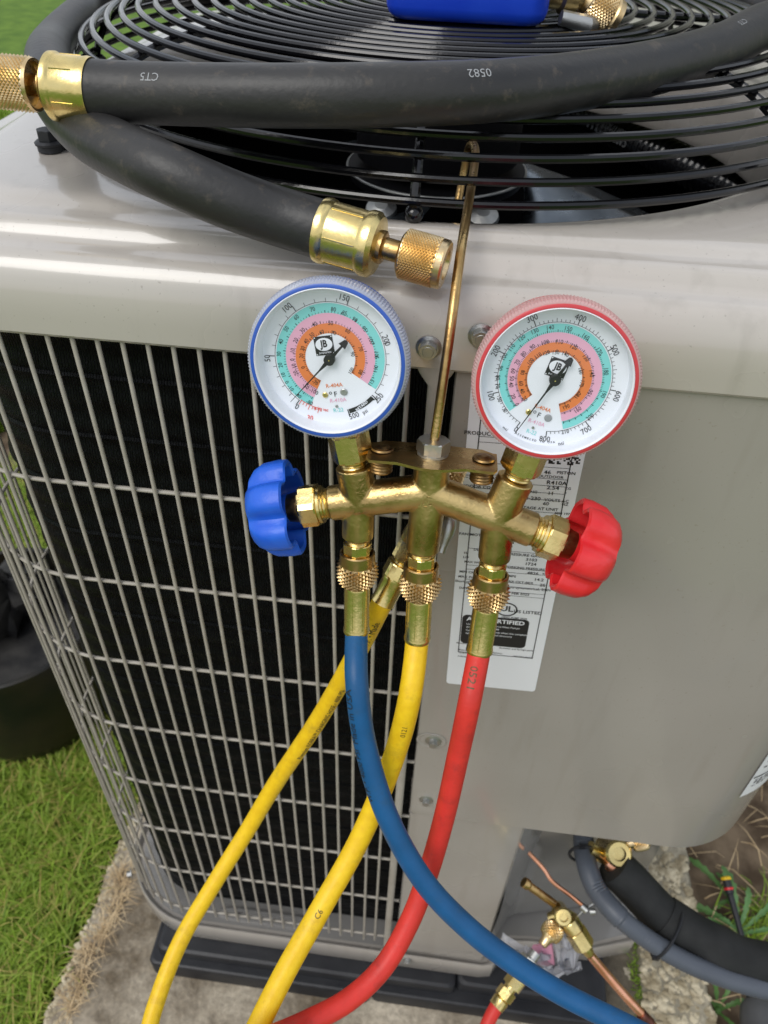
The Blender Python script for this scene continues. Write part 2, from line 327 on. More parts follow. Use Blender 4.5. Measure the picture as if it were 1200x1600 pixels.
# flat text geometry, cached
_tc = {}
def text2d(s, size, bold=0, sx=1):
    k = (s, bold)
    if k not in _tc:
        c = bpy.data.curves.new('t', 'FONT'); c.body = s; c.resolution_u = 2; c.offset = bold; c.align_x = 'CENTER'; c.align_y = 'CENTER'
        o = bpy.data.objects.new('t', c); me = bpy.data.meshes.new_from_object(o)
        _tc[k] = ([(v.co.x, v.co.y) for v in me.vertices], [tuple(p.vertices) for p in me.polygons])
        bpy.data.objects.remove(o); bpy.data.curves.remove(c); bpy.data.meshes.remove(me)
    vs, fs = _tc[k]; return [(x*size*sx, y*size) for x, y in vs], fs
def put_text(mb, s, size, fn, rot=0, at=(0, 0), bold=0, sx=1, align='C'):
    vs, fs = text2d(s, size, bold, sx); c, si = math.cos(rot), math.sin(rot)
    ox = 0
    if vs and align == 'L': ox = -min(v[0] for v in vs)
    if vs and align == 'R': ox = -max(v[0] for v in vs)
    mb.add([fn(at[0]+(x+ox)*c-y*si, at[1]+(x+ox)*si+y*c) for x, y in vs], fs, False)
def fine_text(s, bold):
    # finer triangles so that print can follow a curved surface
    k = (s, bold, 'fine')
    if k not in _tc:
        vs, fs = text2d(s, 1, bold); b_ = bmesh.new(); vv = [b_.verts.new((x, y, 0)) for x, y in vs]
        for f in fs:
            try: b_.faces.new([vv[i] for i in f])
            except ValueError: pass
        bmesh.ops.triangulate(b_, faces=b_.faces[:])
        for _ in range(3):
            le = [e for e in b_.edges if e.calc_length() > .16]
            if le: bmesh.ops.subdivide_edges(b_, edges=le, cuts=1); bmesh.ops.triangulate(b_, faces=b_.faces[:])
        b_.verts.index_update(); _tc[k] = ([(v.co.x, v.co.y) for v in b_.verts], [tuple(v.index for v in f.verts) for f in b_.faces]); b_.free()
    return _tc[k]
def wrap_text(mb, s, size, pts, r, s0, ang, flip=False, sx=1, bold=0):
    # lettering printed on a tube: s0 = arc length of its centre, ang = direction vector the print faces
    P, T, X, Y = frames(pts); L = [0]
    for i in range(1, len(P)): L.append(L[-1]+(P[i]-P[i-1]).length)
    def fn(u, v):
        if flip: u, v = -u, -v
        d = s0+u; i = 0
        while i < len(L)-2 and L[i+1] < d: i += 1
        f = (d-L[i])/(L[i+1]-L[i]); p = P[i].lerp(P[i+1], f); t = T[i].lerp(T[i+1], f).normalized()
        out_ = V(ang); out_ = (out_-t*out_.dot(t)).normalized(); sd_ = out_.cross(t); a = v/r
        return p+(out_*math.cos(a)+sd_*math.sin(a))*(r+.00022)
    vs, fs = fine_text(s, bold); mb.add([fn(x*size*sx, y*size) for x, y in vs], fs, False)

# ---------------------------------------------------------------- unit footprint
XL, XR, YB = -.135, .635, .77
def outline(d, n=10, z=0, rL=.115, rR=.10):
    # rounded rectangle inset by d, counter-clockwise from front left; returns points
    pts = []
    for cx, cy, r, a0 in ((XL+rL, rL, rL, math.pi), (XR-rR, rR, rR, 1.5*math.pi), (XR-rR, YB-rR, rR, 0), (XL+rL, YB-rL, rL, .5*math.pi)):
        for k in range(n+1):
            a = a0+k*math.pi/2/n; pts.append(V((cx+(r-d)*math.cos(a), cy+(r-d)*math.sin(a), z)))
    return pts
def sheet(rings, close=True, mb=None, smooth=True):
    mb = mb or MB(); n = len(rings[0]); vs = [p for r in rings for p in r]; fs = []
    for i in range(len(rings)-1):
        for k in range(n if close else n-1):
            k2 = (k+1) % n; fs.append((i*n+k, i*n+k2, (i+1)*n+k2, (i+1)*n+k))
    return mb.add(vs, fs, smooth)

unit = thing('heat_pump_unit', (.25, .38, -.977), 'beige outdoor heat pump cabinet with wire grille and black fan guard on top', 'heat pump')

# --- lid
GCX, GCY = .225, .368
def ray_outline(poly, a):
    # distance from guard centre to a polygon in direction a
    c = V((GCX, GCY)); d = V((math.cos(a), math.sin(a))); best = 9
    for i in range(len(poly)):
        p = V(poly[i][:2]); q = V(poly[(i+1) % len(poly)][:2]); e = q-p; den = d.x*e.y-d.y*e.x
        if abs(den) < 1e-9: continue
        t = ((p-c).x*e.y-(p-c).y*e.x)/den; u = ((p-c).x*d.y-(p-c).y*d.x)/den
        if t > 0 and -1e-6 <= u <= 1+1e-6: best = min(best, t)
    return best
NA = 288; angs = [2*math.pi*k/NA for k in range(NA)]
RO = .302
prof = [(.004, .002), (-.004, .002), (-.0055, .004), (-.0055, .015), (-.0053, .022), (-.0042, .030), (-.0020, .0375), (.0012, .0435), (.0055, .0478), (.010, .0500), (.0135, .0506), (.018, .0508), (.021, .0516), (.0245, .0548), (.028, .0590), (.0315, .0608), (.036, .0612), (.043, .0616)]
rings = []
for d, z in prof:
    poly = outline(d, 16); rings.append([V((GCX+ray_outline(poly, a)*math.cos(a), GCY+ray_outline(poly, a)*math.sin(a), z)) for a in angs])
poly = outline(.043, 16); ro = [ray_outline(poly, a) for a in angs]
for f, z in ((.06, .0622), (.13, .0638), (.22, .0655), (.35, .0662), (.6, .0664), (.8, .0664)):
    rings.append([V((GCX+(ro[k]*(1-f)+(RO+.014)*f)*math.cos(a), GCY+(ro[k]*(1-f)+(RO+.014)*f)*math.sin(a), z)) for k, a in enumerate(angs)])
for rr, z in ((RO+.012, .0658), (RO+.008, .0650), (RO+.003, .0625), (RO, .0580), (RO-.0012, .050), (RO-.001, .03), (RO, .002), (RO+.003, -.004), (RO+.006, -.004)):
    rings.append([V((GCX+rr*math.cos(a), GCY+rr*math.sin(a), z)) for a in angs])
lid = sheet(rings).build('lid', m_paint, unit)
def flange_bolt(o, ax, r, h, m, parent, name='bolt'):
    mb = MB(); mb.lathe([(0, r*1.5), (.0010, r*1.5), (.0018, r*1.15)], o, ax, 28); mb.hexn(V(o)+V(ax).normalized()*.0012, ax, h, r*1.08, ch=.0009)
    mb.lathe([(h+.0010, r*.72), (h+.0014, r*.62)], o, ax, 24)
    return mb.build(name, m, parent)
flange_bolt((.2512, -.0055, .0175), (0, -1, 0), .0050, .0048, m_steel, unit, 'lid_bolt')
flange_bolt((0.28029, -0.0055, 0.02785), (0, -1, 0), .0050, .0048, m_steel, unit, 'lid_bolt')
# --- fan guard rings
RR = [.332, .327, .321, .313, .303, .291, .279, .266, .252, .237, .222, .207, .192, .177, .162, .147, .132, .117, .102, .087, .074]
ZR = [.0785, .090, .101, .110, .117, .122, .126, .129, .131, .132, .1322, .1324, .1326, .1328, .133, .1332, .1334, .1336, .1338, .134, .134]
QX, QY = .24, .385
def gz(rad):
    return float(np.interp(rad, RR[::-1], ZR[::-1]))
for rad, z in zip(RR, ZR):
    n = 128; MB().tube([(QX+rad*math.cos(2*math.pi*k/n), QY+rad*math.sin(2*math.pi*k/n), z) for k in range(n)], .0026, 10, closed=True).build('guard_ring', m_guard, unit)
bar_angles = [-91, -46, 1, 46, 91, 136, 181, 224]
for b in bar_angles:
    a = math.radians(b); c, s_ = math.cos(a), math.sin(a); pts = []
    for rad in np.linspace(.072, .328, 26): pts.append((QX+rad*c, QY+rad*s_, gz(rad)-.0046))
    foot = .330
    pts += [(QX+.331*c, QY+.331*s_, .0725), (QX+foot*c, QY+foot*s_, .0685)]
    if b in (-46, 224, 46, 136): pts += [(QX+.347*c, QY+.347*s_, .0685), (QX+.366*c, QY+.366*s_, .0685)]
    MB().tube(pts, .0031, 10).build('guard_bar', m_guard, unit)
    if b in (-46, 224, 46, 136):
        o = V((QX+.366*c, QY+.366*s_, .0672)); mb = MB(); mb.lathe([(0, .0085), (.0035, .0085), (.004, .007)], o, (0, 0, 1), 28)
        mb.lathe([(.004, .0095), (.0055, .0098), (.0068, .008)], o, (0, 0, 1), 28); mb.hexn(o+V((0, 0, .006)), (0, 0, 1), .0075, .0073); mb.build('guard_bolt', m_blk_plastic, unit)
    else:
        MB().lathe([(-.006, .003), (-.003, .0052), (.0, .0058), (.003, .0050), (.0052, .003), (.0058, .001)], (QX+foot*c, QY+foot*s_, .0702), (c, s_, .0), 20).build('guard_foot', m_guard, unit)
# centre plate with nuts
mb = MB(); mb.lathe([(0, .066), (.003, .066), (.004, .064)], (QX, QY, .1365), (0, 0, 1), 40); mb.build('motor_plate', m_steel, unit)
for k in range(4):
    a = math.pi/4+k*math.pi/2+.5; o = (QX+.05*math.cos(a), QY+.05*math.sin(a), .1405); MB().hexn(o, (0, 0, 1), .009, .008).build('motor_nut', m_steel, unit)
# --- fan motor, hub and blades
mb = MB(); mb.lathe([(.0, .080), (.1, .080), (.118, .074), (.125, .06)], (GCX+.005, GCY+.04, -.0), (0, 0, 1), 48); mb.build('fan_motor', m_dark, unit)
mb = MB(); mb.lathe([(-.012, .020), (-.012, .086), (-.006, .0885), (.0, .088), (.0, .03)], (GCX+.005, GCY+.04, -.01), (0, 0, 1), 56); mb.build('fan_hub', m_dark, unit)
mb = MB(); mb.tube([(GCX+.005+.0893*math.cos(a), GCY+.04+.0893*math.sin(a), -.012) for a in angs[::4]], .0012, 8, closed=True); mb.build('hub_rim', m_steel, unit)
for k in range(3):
    rows = []
    for i in range(7):
        f = i/6; row = []
        for j in range(9):
            g_ = j/8; a = math.radians(32+k*120)-.61*f-g_*(1.7-.9*f); rad = .092+f*.168
            row.append(V((GCX+.005+rad*math.cos(a), GCY+.04+rad*math.sin(a), -.015-g_*.070-.045*f*(1-g_))))
        rows.append(row)
    b_ = sheet(rows, close=False).build('fan_blade', m_blade, unit)
    sm = b_.modifiers.new('thick', 'SOLIDIFY'); sm.thickness = .0015
for x in (-.045, .05):
    MB().lathe([(0, .012), (.002, .015), (.006, .014), (.009, .006)], (GCX+.005+x, GCY-.045, -.03), (0, -.4, 1), 24).build('motor_stud', m_steel, unit)
# corrugated suction line lying inside the cabinet
cpts = spline([(0.31109, 0.8975, -0.035), (0.40626, 0.72251, -0.035), (0.48611, 0.56928, -0.035), (0.55828, 0.4467, -0.035), (0.58239, 0.39357, -0.035)], .0016)
crr = [.0195+.0012*math.sin(i*math.pi/3.0) for i in range(len(cpts))]
ih = MB().tube(cpts, crr, 24).build('inner_insulated_pipe', m_guard, unit)
mb = MB(); wrap_text(mb, 'SERTI ATR-H BRYANT', .011, cpts, .0208, .26, (-.6, -.9, .55), flip=True); wrap_text(mb, 'CARTRI H-TT', .011, cpts, .0208, .29, (-.8, -.9, .1), flip=True); mb.build('pipe_lettering', m_silverp, ih)

# --- coil (black fins) behind the grille
ip = outline(.034, 10, 0, .115, .10)
front = [p for p in ip]
# path: from behind the service panel, leftwards along the front, round the corner and back
path = [V((.30, .034, 0)), V((.15, .034, 0)), V((0, .034, 0))]+list(reversed(ip[:11]))+[V((XL+.034, y, 0)) for y in np.linspace(.16, .70, 20)]
path = [p for i, p in enumerate(path) if i == 0 or (p-path[i-1]).length > 1e-4]
rows = []
nz_ = 420
for i in range(nz_+1):
    z = -.925+.945*i/nz_; d = .0012*math.sin(z*2*math.pi/.0254)+(.0022 if (z % .0508) < .0016 else 0)
    row = []
    for j, p in enumerate(path):
        a = path[max(j-1, 0)]; b = path[min(j+1, len(path)-1)]; t_ = (b-a).normalized(); nrm = V((t_.y, -t_.x, 0))
        if nrm.y > 0 and j < 5: nrm = -nrm
        row.append(V((p.x, p.y, z))-nrm*0+nrm*(d if nrm.dot(V((-.6, -.8, 0))) > 0 else -d))
    rows.append(row)
sheet(rows, close=False).build('coil', m_coil, unit)
# coil end turns at far rear left (bright header tubes)
mb = MB()
for k in range(36): mb.tube([(XL+.030, .71, -.9+k*.0254), (XL+.024, .716, -.894+k*.0254), (XL+.022, .722, -.887+k*.0254), (XL+.026, .728, -.88+k*.0254)], .0040, 8)
tag(mb.build('return_bends', m_steel, unit), None, None, None, 'stuff')
# inner black liner so that no daylight leaks through the cabinet
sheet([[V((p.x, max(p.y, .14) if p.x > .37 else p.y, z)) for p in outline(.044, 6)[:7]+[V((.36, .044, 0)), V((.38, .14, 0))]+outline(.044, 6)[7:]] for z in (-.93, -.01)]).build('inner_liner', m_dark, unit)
# --- grille wires and bars
gp = list(outline(.0, 14, 0)); left_corner = list(reversed(gp[:15]))
gpath = [V((.27, 0, 0))]+[V((.26-.01*k, 0, 0)) for k in range(28)]+left_corner+[V((XL, y, 0)) for y in np.linspace(.125, .655, 30)]
gpath = [p for i, p in enumerate(gpath) if i == 0 or (p-gpath[i-1]).length > 1e-4]
GL_ = [0]
for i in range(1, len(gpath)): GL_.append(GL_[-1]+(gpath[i]-gpath[i-1]).length)
def galong(s):
    i = 0
    while i < len(GL_)-2 and GL_[i+1] < s: i += 1
    f = (s-GL_[i])/(GL_[i+1]-GL_[i]); t_ = (gpath[i+1]-gpath[i]).normalized()
    return gpath[i].lerp(gpath[i+1], f), V((t_.y, -t_.x, 0)) if V((t_.y, -t_.x, 0)).dot(gpath[i]-V((.25, .38, 0))) > 0 else V((-t_.y, t_.x, 0))
ZB = [0, -.1215, -.2243, -.3315, -.4407, -.5499, -.658, -.7699, -.8923]
def wire_mesh(l, r=.00155):
    mb = MB(); mb.lathe([(0, r*.4), (r*.5, r*.85), (r, r), (.15, r), (.35, r), (.6, r), (l-r, r), (l-r*.5, r*.85), (l, r*.4)], (0, 0, -l), (0, 0, 1), 10); return mb
wm = wire_mesh(.911).build('grille_wire', m_wire); wme = wm.data; bpy.data.objects.remove(wm)
s = .27-.24; 
k = 0
while s < GL_[-1]-.004:
    p_, nn = galong(s)
    o = bpy.data.objects.new('grille_wire', wme); COL.objects.link(o); o.parent = unit
    o.location = V((p_.x, p_.y, .0055+rng.uniform(-.0012, .0045)))-wpos(unit)+nn*.0005; s += .016; k += 1
    o.rotation_euler = (rng.uniform(-.0006, .0006), rng.uniform(-.0009, .0009), rng.uniform(0, 6))
for i, z in enumerate(ZB):
    e0 = rng.uniform(-.004, .004)+.003
    pts = []
    for q in np.linspace(e0, GL_[-1], 110):
        p_, nn = galong(q); pts.append(p_-nn*.0022+V((0, 0, z)))
    MB().tube(pts, .00165, 10).build('grille_bar', m_wire, unit)
# second back grille run seen through the corner
# --- braces with flattened bolted ends
def brace(x, y, nn, zt, zb, r=.0042):
    nn = V(nn); side = nn.cross(V((0, 0, 1))); pts = []; mb = MB()
    prof_ = [(zt, .0115, .0012), (zt-.010, .0125, .0012), (zt-.017, .0095, .002), (zt-.024, r, r), (zb+.02, r, r), (zb+.012, r*1.6, .002), (zb, r*1.7, .0015)]
    rings = []
    for z, a_, b_ in prof_:
        rings.append([V((x, y, z))+side*a_*math.cos(t_)+nn*b_*math.sin(t_) for t_ in [2*math.pi*q/16 for q in range(16)]])
    return sheet(rings, mb=mb).build('grille_brace', m_wire, unit)
brace(.2565, -.004, (0, -1, 0), .016, -.935)
brace(XL-.004, .165, (-1, 0, 0), .016, -.935)
# --- service panel (upper right) with rounded right corner
rc = outline(-.0015, 16)[17:34]
pl = [V((.268, .012, 0)), V((.268, .0005, 0)), V((.269, -.0012, 0)), V((.272, -.0020, 0)), V((.35, -.0020, 0)), V((.45, -.002, 0))]+[V((p.x, p.y-.0005, 0)) for p in rc[:17]]+[V((XR+.0015, y, 0)) for y in np.linspace(.14, .72, 6)]
ys = [.006, -.2, -.4, -.5, -.522, -.530, -.5345, -.536]
rings = []
for z in ys:
    cut = 0 if z > -.525 else (.010-math.sqrt(max(.0, .010**2-(max(0, -.526-z))**2)))
    rings.append([V((max(p.x, .268+cut) if i < 5 else p.x, p.y, z)) for i, p in enumerate(pl)])
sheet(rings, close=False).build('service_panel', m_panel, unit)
ins = [V((p.x-.002 if p.x > .5 else p.x, p.y+.010, -.5365)) for p in pl]
sheet([[V((p.x, p.y, -.536)) for p in pl], ins, [V((p.x*.98+.005, p.y+.02, -.52)) for p in ins]], close=False).build('panel_return', m_panel, unit)
# --- lower corner panel and glossy recess with valve plate
lw = [V((.2685, .02, 0)), V((.2685, .003, 0)), V((.270, .0012, 0)), V((.33, .0008, 0)), V((.384, .0008, 0)), V((.3885, .0015, 0)), V((.3915, .0045, 0))]
lo_ = [V((.3915, .0045, 0)), V((.402, .022, 0)), V((.416, .045, 0)), V((.425, .062, 0)), V((.434, .072, 0)), V((.450, .077, 0)), V((.52, .090, 0)), V((.60, .11, 0)), V((.634, .2, 0)), V((.634, .7, 0))]
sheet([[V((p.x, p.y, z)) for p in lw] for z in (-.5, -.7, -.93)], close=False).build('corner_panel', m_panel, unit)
rings = []
for i, z in enumerate(np.linspace(-.5, -.935, 14)):
    rings.append([V((p.x+.002*math.sin(z*23+j), p.y+.003*math.sin(z*17+j*1.7), z)) for j, p in enumerate(lo_)])
rings[0] = [V(p) for p in rings[0]]
sheet(rings, close=False).build('valve_plate', m_sealed, unit)
# --- screws on the panels
def pan_screw(px, rr=.0042):
    o = V(px); mb = MB(); mb.lathe([(-.0025, rr*2.1), (-.0005, rr*2.1), (.0002, rr*1.8), (.0008, rr*1.1)], o, (0, -1, 0), 28, mod=lambda a, d: 1+.25*abs(math.cos(a))**2 if False else 1)
    mb.hexn(o, (0, -1, 0), .0055, rr*1.0, ch=.001); return mb.build('panel_screw', m_steel, unit)
pan_screw((0.2835, -0.002, -0.39353)); pan_screw((0.28423, -0.002, -0.50334), .004)
MB().lathe([(0, .0085), (.0006, .0100), (.0008, .0108), (.0003, .0115)], (0.28165, -0.0021, -0.39269), (0, -1, 0), 32, cap=(False, False), mod=lambda a, d: 1+.22*abs(math.sin(a))).build('screw_recess', m_panel, unit)
# --- base pan: rim following the footprint, floor behind it
def base_outline(d, z):
    o = outline(d, 10, z)
    pts = []
    for i, p in enumerate(o[:11]): pts.append(p)
    pts += [V((.20, d, z)), V((.39, d, z)), V((.400-d, .003+d, z)), V((.418-d, .030+d, z)), V((.430, .037+d, z)), V((.46, .040+d, z)), V((.545, .042+d, z)), V((.60-d, .06+d, z)), V((XR-d, .12, z))]
    pts += [p for p in o[22:]]
    return pts
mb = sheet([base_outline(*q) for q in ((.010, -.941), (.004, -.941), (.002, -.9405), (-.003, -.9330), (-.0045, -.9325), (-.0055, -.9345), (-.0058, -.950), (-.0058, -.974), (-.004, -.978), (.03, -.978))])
mb.build('base_pan', m_panel, unit)
fl = MB(); rim = base_outline(.006, -.9405); fl.add(rim, [tuple(range(len(rim)))], False); fl.build('base_floor', m_sealed, unit)
# raised rib with a slot on the floor behind the lower grille
mb = MB(); rib = []
for q in range(24):
    a = 2*math.pi*q/24; rib.append((math.cos(a), math.sin(a)))
sheet([[V((.085+.075*np.sign(c)*abs(c)**.5, .019+.010*np.sign(s_)*abs(s_)**.5, -.9400)) for c, s_ in rib], [V((.085+.070*np.sign(c)*abs(c)**.5, .019+.008*np.sign(s_)*abs(s_)**.5, -.9340)) for c, s_ in rib], [V((.085+.048*np.sign(c)*abs(c)**.5, .019+.0045*np.sign(s_)*abs(s_)**.5, -.9338)) for c, s_ in rib], [V((.085+.048*np.sign(c)*abs(c)**.5, .019+.0045*np.sign(s_)*abs(s_)**.5, -.939)) for c, s_ in rib]], mb=mb).build('drain_slot', m_sealed, unit)
for p_ in ((0.25687, -0.006, -0.91122), (0.28783, -0.006, -0.94558)):
    mb = MB(); mb.lathe([(0, .0065), (.0012, .0065)], p_, (0, -1, 0), 20); mb.hexn(V(p_)+V((0, -.001, 0)), (0, -1, 0), .005, .0045); mb.build('base_screw', m_steel, unit)
mb = MB(); mb.lathe([(0, .0065), (.0012, .0065)], (-0.13672, 0.06007, -0.95), (-.9, -.4, 0), 20); mb.hexn((-0.13672, 0.06007, -0.95), (-.9, -.4, 0), .007, .0045); mb.build('base_screw', m_steel, unit)

# --- rating label (own frame on the panel)
LO = V((0.28789, -0.0045, -0.30153)); LX = V((0.99945, 0.0, 0.03316)); LZ = V((-0.03316, 0.0, 0.99945))
LO.y = -.0024
def lf(u, v, e=0): return LO+LX*u+LZ*v+V((0, -e, 0))
def rrect(x0, y0, x1, y1, r, n=4):
    o = []
    for cx, cy, a0 in ((x1-r, y1-r, 0), (x0+r, y1-r, 90), (x0+r, y0+r, 180), (x1-r, y0+r, 270)):
        for k in range(n+1): a = math.radians(a0+90*k/n); o.append((cx+r*math.cos(a), cy+r*math.sin(a)))
    return o
rp_ = rrect(0, 0, .0745, .318, .003)
mb = MB(); mb.add([lf(u_, v_, 0) for u_, v_ in rp_]+[lf(u_, v_, .0005) for u_, v_ in rp_], [tuple(range(len(rp_), 2*len(rp_)))]+[(i, (i+1) % len(rp_), len(rp_)+(i+1) % len(rp_), len(rp_)+i) for i in range(len(rp_))], False)
lab = mb.build('rating_label', m_label, unit)
ink = MB()
def lrect(x0, y0, x1, y1, mbb=ink, e=.0007): mbb.add([lf(x0, y0, e), lf(x1, y0, e), lf(x1, y1, e), lf(x0, y1, e)], [(0, 1, 2, 3)], False)
T = [('PRODUCT', 0.00769, 0.26001, 26), ('E14', 0.00843, 0.23863, 26), ('METERING', 0.01074, 0.23328, 22), ('DEVICE', 0.01029, 0.2299, 22), ('FACTORY CHARGED', 0.01305, 0.22524, 22), ('5.6 LB', 0.02009, 0.22139, 26), ('INDOOR COOLING', 0.01373, 0.21702, 22), ('46', 0.05331, 0.23308, 28), ('PISTON', 0.0651, 0.23355, 22), ('OUTDOOR', 0.05588, 0.22967, 20), ('R410A', 0.06031, 0.22488, 30), ('2.54', 0.05854, 0.22068, 30), ('KG', 0.06819, 0.22098, 18), ('COOLING', 0.04187, 0.21609, 20), ('11', 0.05779, 0.21589, 26), ('F', 0.0671, 0.21648, 18), ('208-230', 0.04458, 0.21047, 28), ('VOLTS AC', 0.06242, 0.21014, 22), ('60', 0.05592, 0.20676, 26), ('HZ', 0.06823, 0.20734, 20), ('PH', 0.03746, 0.20719, 18), ('VOLTAGE AT UNIT', 0.04962, 0.20206, 22), ('MAX 253', 0.0426, 0.19422, 20), ('MIN 197', 0.06765, 0.19912, 18), ('COMPRESSOR', 0.02009, 0.19692, 18), ('FAN MOTOR', 0.01038, 0.17365, 22), ('208/230', 0.04007, 0.1723, 24), ('RPM', 0.03624, 0.16886, 18), ('HP', 0.03668, 0.16461, 18), ('6.0', 0.05375, 0.16419, 22), ('DESIGN TEST', 0.02079, 0.15938, 20), ('PRESSURE GAGE', 0.04837, 0.15777, 22), ('HI', 0.00636, 0.15536, 20), ('LO', 0.00652, 0.15112, 20), ('PSI', 0.03528, 0.15443, 22), ('3103', 0.05286, 0.15369, 26), ('PSI', 0.03543, 0.15036, 22), ('1724', 0.05274, 0.1494, 26), ('K', 0.06467, 0.15414, 18), ('K', 0.06486, 0.14989, 18), ('MAX WORKING', 0.01607, 0.14661, 18), ('WORKING PRESSURE', 0.04859, 0.14478, 20), ('4826', 0.05542, 0.14028, 26), ('KPA', 0.06481, 0.14065, 18), ('MIN CKT', 0.00913, 0.13607, 20), ('AMPS', 0.04012, 0.13555, 20), ('14.2', 0.06054, 0.13417, 26), ('MAX FUSE', 0.00949, 0.13087, 20), ('MAX CKT-BKR', 0.04671, 0.12995, 20), ('25', 0.0639, 0.12874, 26), ('A', 0.06943, 0.12903, 18), ('Short circuit current: 5kA', 0.01688, 0.12588, 20), ('rms symmetrical, 230V', 0.05475, 0.12405, 22), ('DATE', 0.00759, 0.11875, 20), ('FEB 2022', 0.04918, 0.11755, 22), ('US LISTED', 0.05693, 0.09797, 30), ('HEAT PUMP 3R36', 0.04766, 0.09035, 16), ('Manufactured with', 0.01386, 0.05464, 14), ('domestic and foreign parts', 0.05313, 0.05317, 16), ('341241-4632', 0.05925, 0.04421, 18), ('Bryant Heating and Cooling Systems', 0.02523, 0.04625, 15), ('7310 West Morris Street', 0.02006, 0.04216, 15), ('Indianapolis IN', 0.01469, 0.03801, 15)]
for s_, x, y, h in T:
    sz = h*.000152
    put_text(ink, s_, sz, lambda u_, v_: lf(u_, v_, .0008), 0, (x, y+.0005), .014, 1.04)
B = [(-0.00013, 0.27048), (0.06828, 0.23774), (0.00275, 0.05094), (0.07192, 0.04232), (0.00149, 0.25696), (0.00135, 0.22816), (0.00195, 0.20822), (0.00245, 0.18153), (0.00251, 0.16024), (0.00197, 0.14345), (0.00264, 0.12808), (0.00273, 0.12215), (0.00276, 0.11714)]
# border frame and table rules
bx0, bx1, bt, bb_ = .0072, .0665, .306, .0437
for x0, y0, x1, y1 in ((bx0, bb_, bx0+.0007, bt), (bx1, bb_, bx1+.0007, bt), (bx0, bb_, bx1, bb_+.0007), (bx0, bt, bx1, bt+.0007)): lrect(x0, y0, x1+.0, y1)
for s_, y in [(1, 0.25805), (1, 0.25382), (1, 0.23756), (1, 0.22825), (1, 0.22243), (1, 0.21621), (1, 0.2102), (1, 0.19938), (1, 0.18352), (1, 0.16075), (1, 0.14385), (1, 0.13952), (1, 0.12898), (1, 0.12469), (1, 0.11916), (1, 0.11518)]: lrect(bx0, y, bx1, y+.00035)
for x0, ya, yb in [(0.04483, 0.27636, 0.23744), (0.02052, 0.19856, 0.18181)]: lrect(x0, yb, x0+.0004, ya)
qx, qy = (0.0625, 0.24166)
for i in range(16):
    for j in range(5):
        if rng.random() < .55: lrect(qx-.011+i*.0013, qy-.001+j*.0013, qx-.011+(i+1)*.0013, qy-.001+(j+1)*.0013)
ink.build('label_print', m_ink, lab)
ux, uy = (0.04083, 0.09982)
mb = MB(); ci = [(math.cos(2*math.pi*k/32), math.sin(2*math.pi*k/32)) for k in range(32)]
sheet([[lf(ux+.0082*c, uy+.0076*s_, .0008) for c, s_ in ci], [lf(ux+.0070*c, uy+.0064*s_, .0008) for c, s_ in ci]], mb=mb, smooth=False)
put_text(mb, 'UL', .0085, lambda a_, b_: lf(a_, b_, .0008), 0, (ux, uy+.0005), .02); mb.build('listing_mark', m_ink, lab)
ax0, ay0 = (0.00832, 0.05639); ax1, ay1 = (0.0596, 0.08378)
rb = rrect(ax0, ay0-.001, ax1, ay1+.006, .004)
mb = MB(); mb.add([lf(u_, v_, .00065) for u_, v_ in rb], [tuple(range(len(rb)))], False); cb = mb.build('certified_badge', m_ink, lab)
mb = MB()
put_text(mb, 'AHRI CERTIFIED', .0062, lambda a_, b_: lf(a_, b_, .0009), 0, ((ax0+ax1)/2, ay1+.0015), .03, 1.0)
for i, tx in enumerate(('Unitary Small Air-Source Heat Pumps', 'AHRI Standard 210/240', 'Certification applies only when the complete', 'system is listed with the directory')):
    put_text(mb, tx, .0027, lambda a_, b_: lf(a_, b_, .0009), 0, (ax0+.0035, ay1-.0045-i*.0036), .01, .98 if i else 1.0, 'L')
mb.build('badge_print', m_label, cb)
# --- warning label wrapped round the right corner
cx_, cy_, cr_ = XR-.10, .10, .1028
def cyl(a, z): return V((cx_+cr_*math.sin(a), cy_-.0005-cr_*math.cos(a), z))
def warn(a0, a1, z0, z1, mbb, e=0, na=10):
    global cr_; cr_ += e
    sheet([[cyl(a0+(a1-a0)*k/na, z0) for k in range(na+1)], [cyl(a0+(a1-a0)*k/na, z1) for k in range(na+1)]], close=False, mb=mbb); cr_ -= e
WA, WZ = math.radians(25), -.439
mb = MB(); warn(WA, WA+.9, WZ, -.28, mb); wl = mb.build('warning_label', m_label, unit)
mb = MB()
warn(WA+.02, WA+.88, WZ+.033, WZ+.0355, mb, .0002); warn(WA+.02, WA+.88, WZ+.075, WZ+.092, mb, .0002)
for i in range(10):
    zz = WZ+.028-i*.0028 if i < 5 else WZ+.070-(i-5)*.005
    for k in range(14):
        if rng.random() < .82: warn(WA+.06+k*.055, WA+.06+k*.055+rng.uniform(.03, .05), zz, zz+(.0013 if i < 5 else .0022), mb, .0002, 2)
mb.build('warning_print', m_ink, wl)

# ---------------------------------------------------------------- ground, slab, riser pad
GZ = -1.075; PZ = -1.037
def grid(x0, x1, y0, y1, nx, ny, fz):
    vs = [(x0+(x1-x0)*i/nx, y0+(y1-y0)*j/ny) for j in range(ny+1) for i in range(nx+1)]
    return MB().add([(x, y, fz(x, y)) for x, y in vs], [(j*(nx+1)+i, j*(nx+1)+i+1, (j+1)*(nx+1)+i+1, (j+1)*(nx+1)+i) for j in range(ny) for i in range(nx)])
mb = MB(); mb.add([(-300, -300, GZ-.02), (300, -300, GZ-.02), (300, 300, GZ-.02), (-300, 300, GZ-.02)], [(0, 1, 2, 3)]); mb.build('lawn', m_grass_far, kind='structure')
def soilz(x, y): return GZ-.002+.012*noise.noise(V((x*9, y*9, 0)))+.006*noise.noise(V((x*40, y*40, 3)))
grid(.70, 1.9, -.9, 1.6, 90, 120, soilz).build('soil', m_soil, kind='structure')
